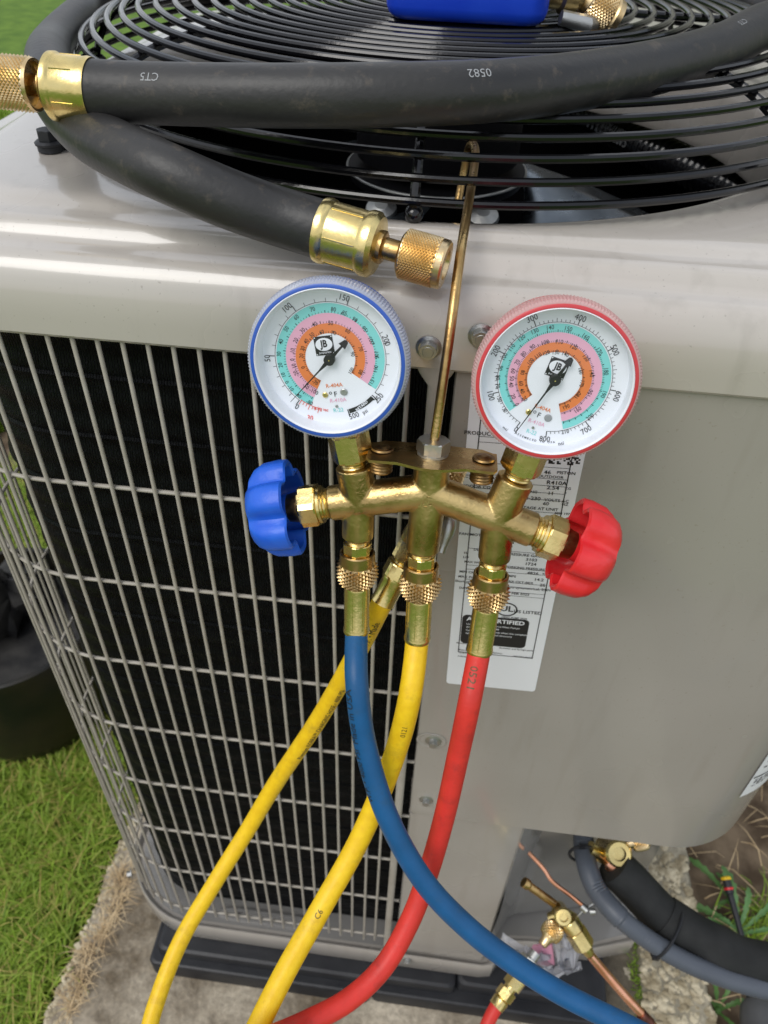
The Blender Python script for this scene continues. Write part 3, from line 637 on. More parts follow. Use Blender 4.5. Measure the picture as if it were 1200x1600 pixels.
grid(-2.2, -.16, -1.2, 2.2, 60, 80, lambda x, y: GZ-.006+.008*noise.noise(V((x*5, y*5, 7)))).build('ground', m_soil, kind='structure')
slab = thing('concrete_slab', (.25, .2, GZ), 'weathered concrete slab with crumbling pebbly edges under the unit', 'concrete slab')
EL = lambda y: -.208+.045*(y-.1)+.006*noise.noise(V((y*14, 1, 0)))+.004*noise.noise(V((y*50, 4, 0)))     # ragged left edge
def slabz(x, y): return PZ+.0015*noise.noise(V((x*20, y*20, 1)))
nx, ny = 90, 300; vs = []; fs = []
for j in range(ny+1):
    y = -2.6+3.8*j/ny; x0 = EL(y)
    for i in range(nx+1):
        f_ = (i/nx)**1.3; x = x0+f_*(.625-x0); z = slabz(x, y)-(.012*(1-(x-x0)/.012)**2 if x-x0 < .012 else 0)
        vs.append((x, y, z))
for j in range(ny):
    for i in range(nx): fs.append((j*(nx+1)+i, j*(nx+1)+i+1, (j+1)*(nx+1)+i+1, (j+1)*(nx+1)+i))
mb = MB().add(vs, fs)
mb.add([vs[j*(nx+1)] for j in range(ny+1)]+[(vs[j*(nx+1)][0]-.004, vs[j*(nx+1)][1], GZ-.02) for j in range(ny+1)], [(j, j+1, ny+2+j, ny+1+j) for j in range(ny)])
mb.build('slab_top', m_conc, slab)
# separate rough kerb piece on the right, pebbles showing
ER = lambda y: .742+.012*noise.noise(V((y*9, 8, 0)))+.006*noise.noise(V((y*40, 5, 0)))
def kerb(y0, y1):
    nx, ny = 40, 220; vs = []; fs = []
    for j in range(ny+1):
        y = y0+(y1-y0)*j/ny; x0 = .632+.006*noise.noise(V((y*12, 2, 0))); x1 = ER(y)
        for i in range(nx+1):
            f_ = i/nx; x = x0+f_*(x1-x0); ed = min(x-x0, x1-x); z = PZ+.012+.0035*noise.noise(V((x*90, y*90, 0)))+.004*noise.noise(V((x*30, y*30, 0)))-(.02*(1-ed/.012)**2 if ed < .012 else 0)
            vs.append((x, y, z))
    for j in range(ny):
        for i in range(nx): fs.append((j*(nx+1)+i, j*(nx+1)+i+1, (j+1)*(nx+1)+i+1, (j+1)*(nx+1)+i))
    m_ = MB().add(vs, fs)
    for c in (0, nx): m_.add([vs[j*(nx+1)+c] for j in range(ny+1)]+[(vs[j*(nx+1)+c][0]+(.003 if c else -.003), vs[j*(nx+1)+c][1], GZ-.03) for j in range(ny+1)], [(j, j+1, ny+2+j, ny+1+j) for j in range(ny)])
    return m_
kb = thing('kerb_block', (.69, .2, GZ), 'rough pebbly concrete edging strip to the right of the unit', 'kerb')
kerb(-.8, 1.2).build('kerb_body', m_agg, kb)
def pebbles(n, fx, zf, size, m, parent, name):
    ico = []
    b_ = bmesh.new(); bmesh.ops.create_icosphere(b_, subdivisions=1, radius=1); bv = np.array([v.co[:] for v in b_.verts]); bf = [tuple(v.index for v in f.verts) for f in b_.faces]; b_.free()
    mb = MB()
    for _ in range(n):
        x, y = fx(); s_ = rng.uniform(*size); sc = np.array([s_*rng.uniform(.7, 1.4), s_*rng.uniform(.7, 1.4), s_*.6])
        a = rng.uniform(0, 6.28); c, si = math.cos(a), math.sin(a); q = bv*sc*(1+.15*rng.standard_normal((len(bv), 1)))
        q = np.stack([q[:, 0]*c-q[:, 1]*si+x, q[:, 0]*si+q[:, 1]*c+y, q[:, 2]+zf(x, y)], 1); mb.add(q.tolist(), bf, False)
    return mb.build(name, m, parent, kind='stuff', fix=False)
m_peb = mat('pebbles', (.30, .25, .16), .75, 0, .3, 45, 1, (.60, .53, .38), .4, 200, lo=.4, hi=.6)
def fxr():
    y = rng.uniform(-.35, .75); return rng.uniform(.638, .735), y
pebbles(2600, fxr, lambda x, y: PZ+.012, (.002, .0072), m_peb, kb, 'pebbles')
def fxl():
    y = rng.uniform(-.3, .5); return EL(y)+abs(rng.normal(0, .018))+.003, y
pebbles(750, fxl, lambda x, y: PZ-.0005, (.0012, .0045), m_peb, slab, 'pebbles')
# dark damp strip of older slab between unit riser and kerb
grid(.575, .634, -.8, 1.0, 10, 120, lambda x, y: PZ+.005+.010*noise.noise(V((x*25, y*25, 5)))).build('damp_slab', m_conc_wet, slab)

# neighbouring house wall behind the unit (out of frame, mirrored in the glossy lid)
hw = thing('house_wall', (4, 3.6, GZ), 'tan clapboard house wall standing behind the heat pump to the right', 'house')
m_side = mat('tan_siding', (.42, .40, .37), .7, 0, .3, 4, 1, (.46, .44, .40))
mb = MB()
for k in range(17): mb.add([(.55, 3.58, GZ+.1+k*.18), (9, 3.58, GZ+.1+k*.18), (9, 3.60, GZ+.28+k*.18), (.55, 3.60, GZ+.28+k*.18)], [(0, 1, 2, 3)], False)
mb.add([(.55, 3.61, GZ-.1), (9, 3.61, GZ-.1), (9, 3.61, GZ+3.2), (.55, 3.61, GZ+3.2), (.55, 8, GZ-.1), (.55, 8, GZ+3.2)], [(0, 1, 2, 3), (0, 4, 5, 3)], False); tag(mb.build('siding', m_side, hw), kind='stuff')
mb = MB(); mb.add([(.2, 3.2, GZ+3.1), (9.3, 3.2, GZ+3.1), (9.3, 6, GZ+4.6), (.2, 6, GZ+4.6), (.2, 3.2, GZ+3.2), (9.3, 3.2, GZ+3.2)], [(0, 1, 2, 3), (0, 1, 5, 4)], False); mb.build('roof', mat('dark_shingle', (.05, .045, .04), .9), hw)

# black composite riser pad
riser = thing('riser_pad', (.25, .3, PZ), 'black moulded plastic riser pad between the heat pump and the slab', 'riser pad')
def rbox(x0, x1, y0, y1, z0, z1, b):
    rings = []
    for ins_, z in ((0, z0), (0, z1-b), (b*.3, z1-b*.3), (b, z1)):
        rings.append([V((x, y, z)) for x, y in rrect(x0+ins_, y0+ins_, x1-ins_, y1-ins_, .010, 5)])
    m_ = sheet(rings); m_.add(rings[-1], [tuple(range(len(rings[-1])))], False); return m_
rbox(-.075, .245, -.028, .70, PZ-.002, -.9795, .006).build('pad_block', m_blk_plastic, riser)
rbox(.2455, .36, -.024, .70, PZ-.002, -.981, .006).build('pad_block', m_blk_plastic, riser)
rbox(.3605, .572, -.018, .70, PZ-.002, -.979, .006).build('pad_block', m_blk_plastic, riser)
rbox(-.085, .2395, -.041, .10, PZ-.001, -.998, .004).build('pad_ledge', m_blk_plastic, riser)
rbox(.2402, .575, -.036, .10, PZ-.001, -1.003, .004).build('pad_ledge', m_blk_plastic, riser)

# ---------------------------------------------------------------- grass
def blades(n, fxy, h, w_, lean, tint, name, label, cat, mtl=None, z0=GZ-.004):
    xy = fxy(n); n = len(xy); hh = rng.uniform(h[0], h[1], n); az = rng.uniform(0, 2*np.pi, n); ln = rng.uniform(lean[0], lean[1], n)
    dx, dy = np.cos(az), np.sin(az); wx, wy = -dy, dx; ww = rng.uniform(w_[0], w_[1], n)
    tw = rng.normal(0, .5, n); pts = []
    for t_, wf in ((0, 1), (.45, .9), (.8, .6), (1, 0.08)):
        b_ = hh*ln*t_**1.7; z = z0+hh*t_*np.cos(ln*t_*.9)
        cx = xy[:, 0]+dx*b_+wx*tw*hh*.15*t_; cy = xy[:, 1]+dy*b_+wy*tw*hh*.15*t_
        for sg in (-1, 1): pts.append(np.stack([cx+sg*wx*ww*wf/2, cy+sg*wy*ww*wf/2, z], 1))
    v = np.stack(pts, 1).reshape(-1, 3); base = np.arange(n)[:, None]*8
    f = np.concatenate([base+np.array([0, 1, 3, 2]), base+np.array([2, 3, 5, 4]), base+np.array([4, 5, 7, 6])], 1).reshape(-1, 4)
    me = bpy.data.meshes.new(name); me.vertices.add(len(v)); me.vertices.foreach_set('co', v.ravel()); me.loops.add(f.size); me.loops.foreach_set('vertex_index', f.ravel())
    me.polygons.add(len(f)); me.polygons.foreach_set('loop_start', np.arange(0, f.size, 4)); me.polygons.foreach_set('loop_total', np.full(len(f), 4)); me.update(); me.validate()
    at = me.attributes.new('tint', 'FLOAT', 'POINT'); tv = np.clip(rng.normal(tint[0], tint[1], n), 0, 1); at.data.foreach_set('value', np.repeat(tv, 8).astype(np.float32))
    me.materials.append(mtl or m_grass); o = bpy.data.objects.new(name, me); COL.objects.link(o); return tag(o, label, cat, None, 'stuff')
def left_area(n):
    y = rng.uniform(-.5, 1.1, n); x = -.222+.045*(y-.1)-np.abs(rng.beta(1, 1.5, n))*.75; return np.stack([x, y], 1)
blades(70000, left_area, (.02, .062), (.0014, .0034), (.3, 1.4), (.52, .26), 'grass', 'short bright green lawn grass beside the slab', 'grass')
def left_dry(n):
    y = rng.uniform(-.5, 1.1, n); x = -.224+.045*(y-.1)-np.abs(rng.beta(1, 1.5, n))*.7; return np.stack([x, y], 1)
blades(5000, left_dry, (.03, .09), (.0012, .0025), (1.0, 1.6), (.88, .1), 'dry_grass', 'dry yellow stalks lying in the lawn', 'dry grass')
def far_area(n):
    r_ = rng.uniform(1, 5.5, n); a = rng.uniform(math.radians(100), math.radians(160), n); return np.stack([-.3+r_*np.cos(a)*.9, .6+r_*np.sin(a)], 1)
blades(60000, far_area, (.04, .08), (.006, .013), (.2, .9), (.30, .12), 'lawn_grass', 'even green lawn stretching away behind the unit', 'lawn grass')
def right_area(n):
    c = rng.uniform(0, 1, (26, 2))*np.array([.55, 1.0])+np.array([.76, -.3]); k_ = rng.integers(0, 26, n); return c[k_]+rng.normal(0, .028, (n, 2))
blades(4200, right_area, (.02, .055), (.0015, .004), (.4, 1.3), (.30, .2), 'ground_cover', 'sparse grass tufts in the bare soil right of the kerb', 'grass tufts')
def moss_area(n): return np.stack([.636+rng.normal(0, .006, n), rng.uniform(-.15, .22, n)], 1)
blades(1800, moss_area, (.004, .012), (.001, .0025), (.3, 1.2), (.25, .15), 'moss', 'green moss in the joint beside the kerb block', 'moss', None, PZ)
def straw_area(n):
    y = rng.uniform(-.11, .10, n); return np.stack([EL_(y)+.034+rng.normal(0, .0055, n)+.005*np.sin(y*45), y], 1)
EL_ = np.vectorize(lambda y: EL(float(y)))
blades(380, straw_area, (.010, .030), (.0006, .0014), (1.2, 1.6), (.9, .05), 'straw', 'dry straw clippings lying along the left slab edge', 'straw', m_straw, PZ+.0015)

def straw_r(n): return np.stack([rng.uniform(.76, 1.15, n), rng.uniform(-.1, .6, n)], 1)
blades(260, straw_r, (.02, .07), (.001, .0026), (1.2, 1.6), (.9, .05), 'dry_clippings', 'dry straw clippings scattered on the soil right of the kerb', 'clippings', m_straw, GZ+.004)
# dandelion weeds
def lobed_leaf(base, az, L_, w0, rise, m, parent, lobes=6, zoff=0):
    vs = []; fs = []; n = 40; d = V((math.cos(az), math.sin(az), 0)); s_ = V((-math.sin(az), math.cos(az), 0)); base = V(base)
    for i in range(n+1):
        t_ = i/n; w1 = w0*(.22+.9*t_**1.1)*(1-t_**7)*(.50+.5*abs(((t_*lobes) % 1)-.2)*1.3) + .0008
        c = base+d*(L_*t_)+V((0, 0, rise*math.sin(t_*2.3)+zoff)); vs += [c-s_*w1+V((0, 0, w1*.35)), c, c+s_*w1+V((0, 0, w1*.35))]
    for i in range(n):
        b_ = i*3; fs += [(b_, b_+1, b_+4, b_+3), (b_+1, b_+2, b_+5, b_+4)]
    return MB().add(vs, fs).build('leaf', m, parent)
def weed(loc, leaves, label, m):
    w_ = thing('dandelion_weed', loc, label, 'weed')
    MB().lathe([(-.01, .004), (.006, .005), (.009, .002)], loc, (0, 0, 1), 12).build('stem', m, w_)
    for az, L_, w0, rise in leaves: lobed_leaf(loc, math.radians(az), L_, w0, rise, m, w_)
    return w_
weed((0.81153, 0.13853, -1.07), [(97, .10, .012, .035), (70, .075, .007, .03), (38, .09, .007, .04), (10, .06, .006, .02), (150, .035, .006, .02), (200, .035, .006, .02)], 'pale green dandelion with upright toothed leaves right of the black stake', m_leaf2)
weed((0.81145, 0.1952, -1.07), [(140, .085, .009, .02), (120, .04, .006, .02), (215, .04, .006, .01)], 'green dandelion with one long toothed leaf reaching left beneath the cabinet corner', m_leaf)
weed((0.80795, 0.15457, -1.07), [(165, .07, .010, .012), (185, .05, .009, .01)], 'broad-leafed weed low against the black insulated pipe', m_leaf)
weed((0.75689, 0.02536, -1.07), [(100, .06, .007, .03), (60, .05, .005, .03), (150, .03, .006, .02), (20, .045, .006, .02), (-60, .05, .006, .02)], 'dark green weed growing between the kerb and the grey handle', m_leaf)
# black plastic tub with stones
tub = thing('plastic_tub', (-.50, .44, GZ), 'dirty black rounded plastic tub standing on the lawn at the left edge', 'tub')
tc0 = (-.475, .405, GZ)
MB().lathe([(.0, .10), (.004, .122), (.02, .142), (.06, .154), (.12, .158), (.25, .160), (.256, .166), (.268, .166), (.270, .162), (.268, .156), (.20, .152), (.15, .150)], tc0, (0, 0, 1), 56, cap=(True, False)).build('tub_body', m_bin, tub)
for i in range(14):
    a = rng.uniform(0, 6.28); rr = rng.uniform(0, .10); b_ = bmesh.new(); bmesh.ops.create_cube(b_, size=1)
    bmesh.ops.bevel(b_, geom=b_.edges[:], offset=.08, segments=1, affect='EDGES')
    Mx = Matrix.Rotation(rng.uniform(0, 3), 3, 'X')@Matrix.Rotation(rng.uniform(0, 3), 3, 'Z'); q = MB()
    dd = rng.uniform(.04, .085, 3); q.add([V((-.50+rr*math.cos(a), .44+rr*math.sin(a), GZ+.22+rng.uniform(0, .06)))+Mx@V((v.co.x*dd[0], v.co.y*dd[1], v.co.z*dd[2])) for v in b_.verts], [tuple(v.index for v in f.verts) for f in b_.faces], False); b_.free()
    q.build('stone', m_stone, tub)
MB().lathe([(0, .14), (.002, .14)], (-.485, .425, GZ+.20), (0, 0, 1), 40).build('rubble_fill', m_stone, tub)

# ---------------------------------------------------------------- service valves, pipes (parts of the unit or of the line set)
def dv(a, b): return V(b)-V(a)
vb = V((0.46049, -0.0123, -0.7007))
mb = MB()
mb.lathe([(-.020, .0085), (.012, .0085), (.014, .0098), (.020, .0102), (.022, .0085), (.0222, .005)], vb+V((-.004, -.002, .0)), V((-.05, -.55, .8)), 28, cap=(True, False))
mb.lathe([(0, .0040), (.0005, .0062)], vb+V((-.004, -.002, 0))+V((-.05, -.55, .8)).normalized()*.0185, V((-.05, -.55, .8)), 6)
mb.lathe([(-.012, .0075), (.016, .0075)], vb+V((0, 0, -.006)), V((.8, -.1, -.55)), 24); mb.lathe([(-.004, .0070), (.018, .0070)], vb+V((0, 0, -.006)), V((-.75, -.2, -.6)), 24)
mb.build('liquid_valve', m_brass2, unit)
e1, e2 = V((0.40946, 0.00466, -0.67641)), V((0.44871, -0.00563, -0.69954))
MB().tube([e1, e1.lerp(e2, .5), e2], .0048, 14).lathe([(0, .006), (.006, .0065), (.009, .005)], e1, e2-e1, 16).build('valve_stub', m_brassd, unit)
h1, h2 = V((0.46482, -0.02029, -0.70257)), V((0.49408, -0.04421, -0.7324))
ax_ = (h2-h1).normalized(); L_ = (h2-h1).length
mb = MB(); mb.lathe([(0, .0105), (.002, .0115), (L_*.28, .0115), (L_*.3, .010)], h1, ax_, 28); mb.hexn(h1+ax_*L_*.3, ax_, L_*.45, .0128); mb.lathe([(L_*.75, .008), (L_*.95, .006), (L_, .005)], h1, ax_, 20)
mb.build('flare_nut', m_brass2, unit)
h1, h2 = V((0.45702, -0.01923, -0.70811)), V((0.43437, -0.04909, -0.71663))
mb = MB(); ax_ = (h2-h1).normalized(); mb.lathe([(0, .006), (.008, .006)], h1, ax_, 20); mb.knurl(h1+ax_*.008, ax_, lambda q: (q*.017, .0095+.0022*math.sin(math.pi*q)), 15, 9, .0016); mb.lathe([(.025, .0085), (.028, .006), (.036, .005)], h1, ax_, 20); mb.build('valve_coupling', m_brass3, unit)
# thin capillary loop and its bracket
cp = spline([(0.41517, 0.03752, -0.6703), (0.43357, 0.02198, -0.67456), (0.44298, 0.01183, -0.67939), (0.46447, 0.00121, -0.68599), (0.48098, -0.00789, -0.69036)], .004)
MB().tube(cp, .0024, 10).build('capillary_tube', m_copper, unit)
mb = MB(); c0 = V((0.48146, -0.01014, -0.68993)); mb.lathe([(-.004, .0042), (.004, .0042)], c0, dv((0.46447, 0.00121, -0.68599), c0), 12)
mb.tube([(0.46803, -0.02193, -0.71227), c0+V((0, 0, -.004)), (0.49332, -0.00425, -0.68456)], .0014, 8); mb.lathe([(0, .004), (.006, .0035)], (0.48847, -0.01179, -0.6925), (1, 0, .3), 12); mb.build('port_bracket', m_steel, unit)
# suction valve
sv = V((0.51551, 0.04339, -0.64403))
mb = MB(); mb.lathe([(-.045, .013), (-.006, .013), (-.002, .0150), (.010, .0155), (.013, .013), (.0125, .008)], sv+V((0, 0, -.01)), V((.05, -.55, .85)), 32, cap=(True, False)); mb.lathe([(0, .0055), (.0004, .0085)], sv+V((0, 0, -.01))+V((.05, -.55, .85)).normalized()*.008, V((.05, -.55, .85)), 6)
mb.lathe([(0, .0085), (.03, .0085)], sv+V((-.005, 0, -.03)), V((-.8, .1, .5)), 20); mb.build('suction_valve', m_brass2, unit)
mb = MB(); mb.knurl(sv+V((.018, .012, -.004)), V((1, .2, .3)), lambda q: (q*.018, .0095+.0015*math.sin(math.pi*q)), 20, 10, .0012); mb.lathe([(-.01, .007), (0, .007)], sv+V((.018, .012, -.004)), V((1, .2, .3)), 16); mb.lathe([(.018, .0095), (.021, .006)], sv+V((.018, .012, -.004)), V((1, .2, .3)), 16); mb.build('valve_cap', m_brass3, unit)
tagb = MB(); 
q0 = [V((0.42832, -0.04133, -0.73742)), V((0.45058, -0.03767, -0.73562)), V((0.45705, -0.05123, -0.75901)), V((0.44716, -0.04985, -0.77149)), V((0.42409, -0.04828, -0.75981))]
tagb.add(q0+[v+V((.001, .002, -.0005)) for v in q0], [(0, 1, 2, 3, 4), (9, 8, 7, 6, 5)]+[(i, (i+1) % 5, 5+(i+1) % 5, 5+i) for i in range(5)], False)
tg = thing('hang_tag', q0[0], 'pink paper tag in a clear plastic bag hanging under the brass service valve', 'tag'); tagb.build('pink_tag', m_pinktag, tg)
mb = MB(); bag = [[V((0.45296, -0.03224, -0.72227)), V((0.46515, -0.03279, -0.72415))], [V((0.44884, -0.04363, -0.72706)), V((0.47871, -0.0422, -0.73609))], [V((0.45583, -0.05095, -0.74351)), V((0.46552, -0.05326, -0.72453))], [V((0.46402, -0.05498, -0.74888)), V((0.46714, -0.05561, -0.74991))]]
sheet([[a.lerp(b, k/6)+V((0, .006*math.sin(k*2.1+i), .004*math.cos(k*3+i))) for k in range(7)] for i, (a, b) in enumerate(bag)], close=False, mb=mb)
bag2 = [[V((0.46858, -0.03539, -0.72741)), V((0.47437, -0.0337, -0.72611))], [V((0.46585, -0.04658, -0.73214)), V((0.48167, -0.03684, -0.73039))], [V((0.47373, -0.05838, -0.73865)), V((0.47667, -0.05803, -0.73856))]]
sheet([[a.lerp(b, k/5)+V((0, .004*math.sin(k*2.7+i), .003*math.cos(k*3+i))) for k in range(6)] for i, (a, b) in enumerate(bag2)], close=False, mb=mb); mb.build('plastic_bag', m_bag, tg)
q4 = [V((0.39584, -0.03153, -0.75317)), V((0.48812, -0.02463, -0.75502)), V((0.40681, -0.06683, -0.75622)), V((0.47934, -0.05616, -0.75179))]
rws = []
for i in range(15):
    f1 = i/14; row = []
    for j in range(19):
        f2 = j/18; p_ = q4[0].lerp(q4[1], f2).lerp(q4[2].lerp(q4[3], f2), f1); nn_ = noise.noise_vector(V((i*.45, j*.45, 2)))*.016; row.append(p_+nn_+V((0, -.006, .008*math.sin(j*.9))))
    rws.append(row)
sheet(rws, close=False).build('crumpled_wrap', m_bag, tg)
# copper liquid line
cpw = spline([(0.49408, -0.04421, -0.7324), (0.51866, -0.05598, -0.75566), (0.54769, -0.07256, -0.77725), (0.57995, -0.08723, -0.80456), (0.61444, -0.10947, -0.84057), (.85, -.25, -1.02), (1.2, -.3, -1.04)], .006)
cl_ = MB().tube(cpw, .0052, 16); ct = cl_.build('copper_pipe', m_copper, label='bright bare copper liquid pipe running down right from the brass flare nut', cat='copper pipe')
# brazed sleeve
sl = spline([(0.5616, -0.07929, -0.78924), (0.57467, -0.08515, -0.80017)], .003)
MB().tube(sl, .0064, 16).build('burnt_joint', mat('burnt_copper', (.12, .05, .04), .45, 1, .5, 120, 1, (.30, .13, .10)), ct)
# insulated suction line
ins_p = spline([(0.5129, 0.03227, -0.66374), (0.53505, 0.02181, -0.67775), (0.55418, 0.00841, -0.68722), (0.577, -0.00589, -0.69809), (0.60842, -0.01944, -0.70147), (0.64649, -0.03335, -0.70595), (0.69247, -0.03938, -0.70995), (0.76203, -0.0398, -0.71763), (1.3, -.15, -1.0)], .006)
il = thing('insulated_pipe', ins_p[0], 'thick black foam insulated suction pipe curving right from the cabinet', 'insulated pipe')
i_cut = 14
MB().tube(ins_p[:i_cut], .0235, 28).build('insulation_end', m_foam, il); MB().tube(ins_p[i_cut-1:], [.0250+.0008*math.sin(i*.7) for i in range(len(ins_p)-i_cut+1)], 28).build('insulation', m_foam, il)
MB().tube([sv+V((0, 0, -.03)), ins_p[0], ins_p[2]], .010, 16).build('inner_copper', m_copper, il)
cq = ins_p[i_cut-1]; ct_ = (ins_p[i_cut]-ins_p[i_cut-2]).normalized(); _, cx1, cy1 = ortho(ct_)
# conduit
cd_p = spline([(0.48416, 0.08167, -0.67316), (0.48206, 0.05525, -0.67243), (0.48323, 0.02722, -0.66632), (0.49253, 0.00433, -0.67035), (0.51407, -0.02096, -0.6708), (0.5474, -0.03633, -0.68395), (0.59097, -0.05027, -0.69657), (0.64051, -0.0595, -0.70451), (0.68881, -0.06445, -0.70755), (0.75347, -0.06667, -0.71674), (1.25, -.25, -.99)], .002)
MB().tube(cd_p, [.0108+(.0004 if i % 2 else -.0002)+(.0012 if i < 60 else 0) for i in range(len(cd_p))], 20).build('electrical_conduit', m_conduit, label='grey flexible electrical conduit running beside the black insulated pipe', cat='conduit')
def zip_tie(c, ax, a_, b_, label, ref=(0, 0, 1)):
    ax, x, y = ortho(ax, ref); pts = [c+x*a_*math.sin(t_)+y*b_*math.cos(t_) for t_ in [2*math.pi*k/40 for k in range(40)]]
    t0 = thing('cable_tie', c, label, 'cable tie'); MB().tube(pts, .0018, 8, closed=True).build('strap', m_blk_plastic, t0)
    MB().box(pts[8], (.007, .005, .006)).build('tie_head', m_blk_plastic, t0); return t0
cc = (V((0.56145, -0.00435, -0.67969))+V((0.54139, -0.03512, -0.68198)))*.5
c1_ = ins_p[i_cut]; c2_ = min(cd_p, key=lambda q: (q-c1_).length); v_ = (c2_-c1_); vn_ = v_.normalized()
zip_tie(c1_+vn_*((v_.length+.011-.0255)/2), ct_, (v_.length+.011+.0265)/2, .0262, 'black cable tie binding the conduit to the insulated pipe', vn_)
zip_tie(V((0.48226, 0.044, -0.67)), dv((0.48206, 0.05525, -0.67243), (0.48323, 0.02722, -0.66632)), .014, .0185, 'black cable tie looped round the conduit near the cabinet')
# stake / pen
a_, b_ = V((0.80201, 0.11929, -1.03)), V((0.78322, 0.19629, -1.0))
st = thing('marker_stake', a_, 'slim black stick with yellow tip and red band standing in the weeds', 'stake'); ax_ = (b_-a_).normalized(); L_ = (b_-a_).length
MB().lathe([(0, .0045), (L_*.72, .0048), (L_*.74, .0065), (L_*.80, .0068)], a_, ax_, 18).build('shaft', m_blk_plastic, st)
MB().lathe([(L_*.80, .0072), (L_*.84, .0072)], a_, ax_, 18).build('red_band', m_red_k, st); MB().lathe([(L_*.84, .0064), (L_*.97, .0064)], a_, ax_, 18).build('cap_body', m_blk_plastic, st)
MB().lathe([(L_*.97, .0078), (L_*1.01, .0078), (L_*1.03, .005)], a_, ax_, 18).build('yellow_tip', m_yel_h, st)
# grey handle at the lower right edge
a_ = V((0.78481, -0.03678, -1.0)); b_ = V((0.78988, 0.03565, -0.99)); ax_ = (b_-a_).normalized(); L_ = (b_-a_).length
tl = thing('screwdriver', a_, 'dark grey tool handle with black collar at the lower right corner', 'tool')
MB().lathe([(0, .026), (L_*.5, .026), (L_*.68, .024), (L_*.8, .017)], a_, ax_, 28).build('handle', m_tool, tl); MB().lathe([(L_*.8, .014), (L_*.86, .0155), (L_*.97, .0135), (L_, .009)], a_, ax_, 24).build('collar', m_blk_plastic, tl)

# ---------------------------------------------------------------- big black vacuum hose
hp = spline([(0.0436, 0.04858, 0.12721), (0.05137, 0.04904, 0.12691), (0.07322, 0.0507, 0.12651), (0.14688, 0.04495, 0.13048), (0.21538, 0.04889, 0.13382), (0.28315, 0.07807, 0.13389), (0.36145, 0.14541, 0.13347), (0.42022, 0.21302, 0.13537), (0.47576, 0.28408, 0.14148), (.555, .36, .112), (.52, .46, .128), (.45, .60, .140), (.27, .705, .115), (.08, .67, .100), (-0.11289, 0.48064, 0.10664), (-0.09716, 0.37288, 0.1047), (-0.07919, 0.28595, 0.1033), (-0.02546, 0.15834, 0.11282), (0.00814, 0.097, 0.10836), (0.04877, 0.04649, 0.10476), (0.07846, 0.02417, 0.10227), (0.10491, 0.01008, 0.09879), (0.13898, 0.00865, 0.08763), (0.16515, 0.0116, 0.07919), (0.19009, 0.00817, 0.07502), (0.19767, 0.00695, 0.07362)], .005)
vh = thing('vacuum_hose', (.0, .1, .1), 'thick scuffed black rubber hose coiled round the top of the fan guard', 'hose')
HR = .0155
hose_tube = MB().tube(hp, HR, 40).build('hose', m_black_rub, vh)
camv = V((0.2658, -0.4, 0.23986))
def near_s(pts, q):
    q = V(q); L = 0; best = (9, 0)
    for i in range(len(pts)):
        if i: L += (pts[i]-pts[i-1]).length
        d = (pts[i]-q).length
        if d < best[0]: best = (d, L, i)
    return best[1], best[2]
def letter(mb, txt, size, pts, r, q, lift=0, flip=False, bold=0, sx=1):
    s0, i = near_s(pts, q); t_ = (pts[min(i+1, len(pts)-1)]-pts[max(i-1, 0)]).normalized(); o_ = (camv-pts[i]); o_ = (o_-t_*o_.dot(t_)).normalized(); sd_ = o_.cross(t_)
    wrap_text(mb, txt, size, pts, r, s0, o_*math.cos(lift)+sd_*math.sin(lift), flip, sx, bold)
for t_ in (('CT5', .0062, (0.09562, 0.04353, 0.12217), .55), ('0582', .0066, (0.26236, 0.06391, 0.1277), .62), ('CT5', .0055, (0.44328, 0.21518, 0.12787), .62)):
    mb = MB(); letter(mb, t_[0], t_[1], hp, HR, t_[2], t_[3], True); mb.build('lettering', m_silverp, hose_tube)
mb = MB()
s0_, i_ = near_s(hp, (-0.09537, 0.35823, 0.10316)); wrap_text(mb, '3/4 ID MADE IN USA 0521', .0100, hp, HR, s0_, (.9, -.5, -.25), False, .85)
mb.build('lettering', m_tool, hose_tube)
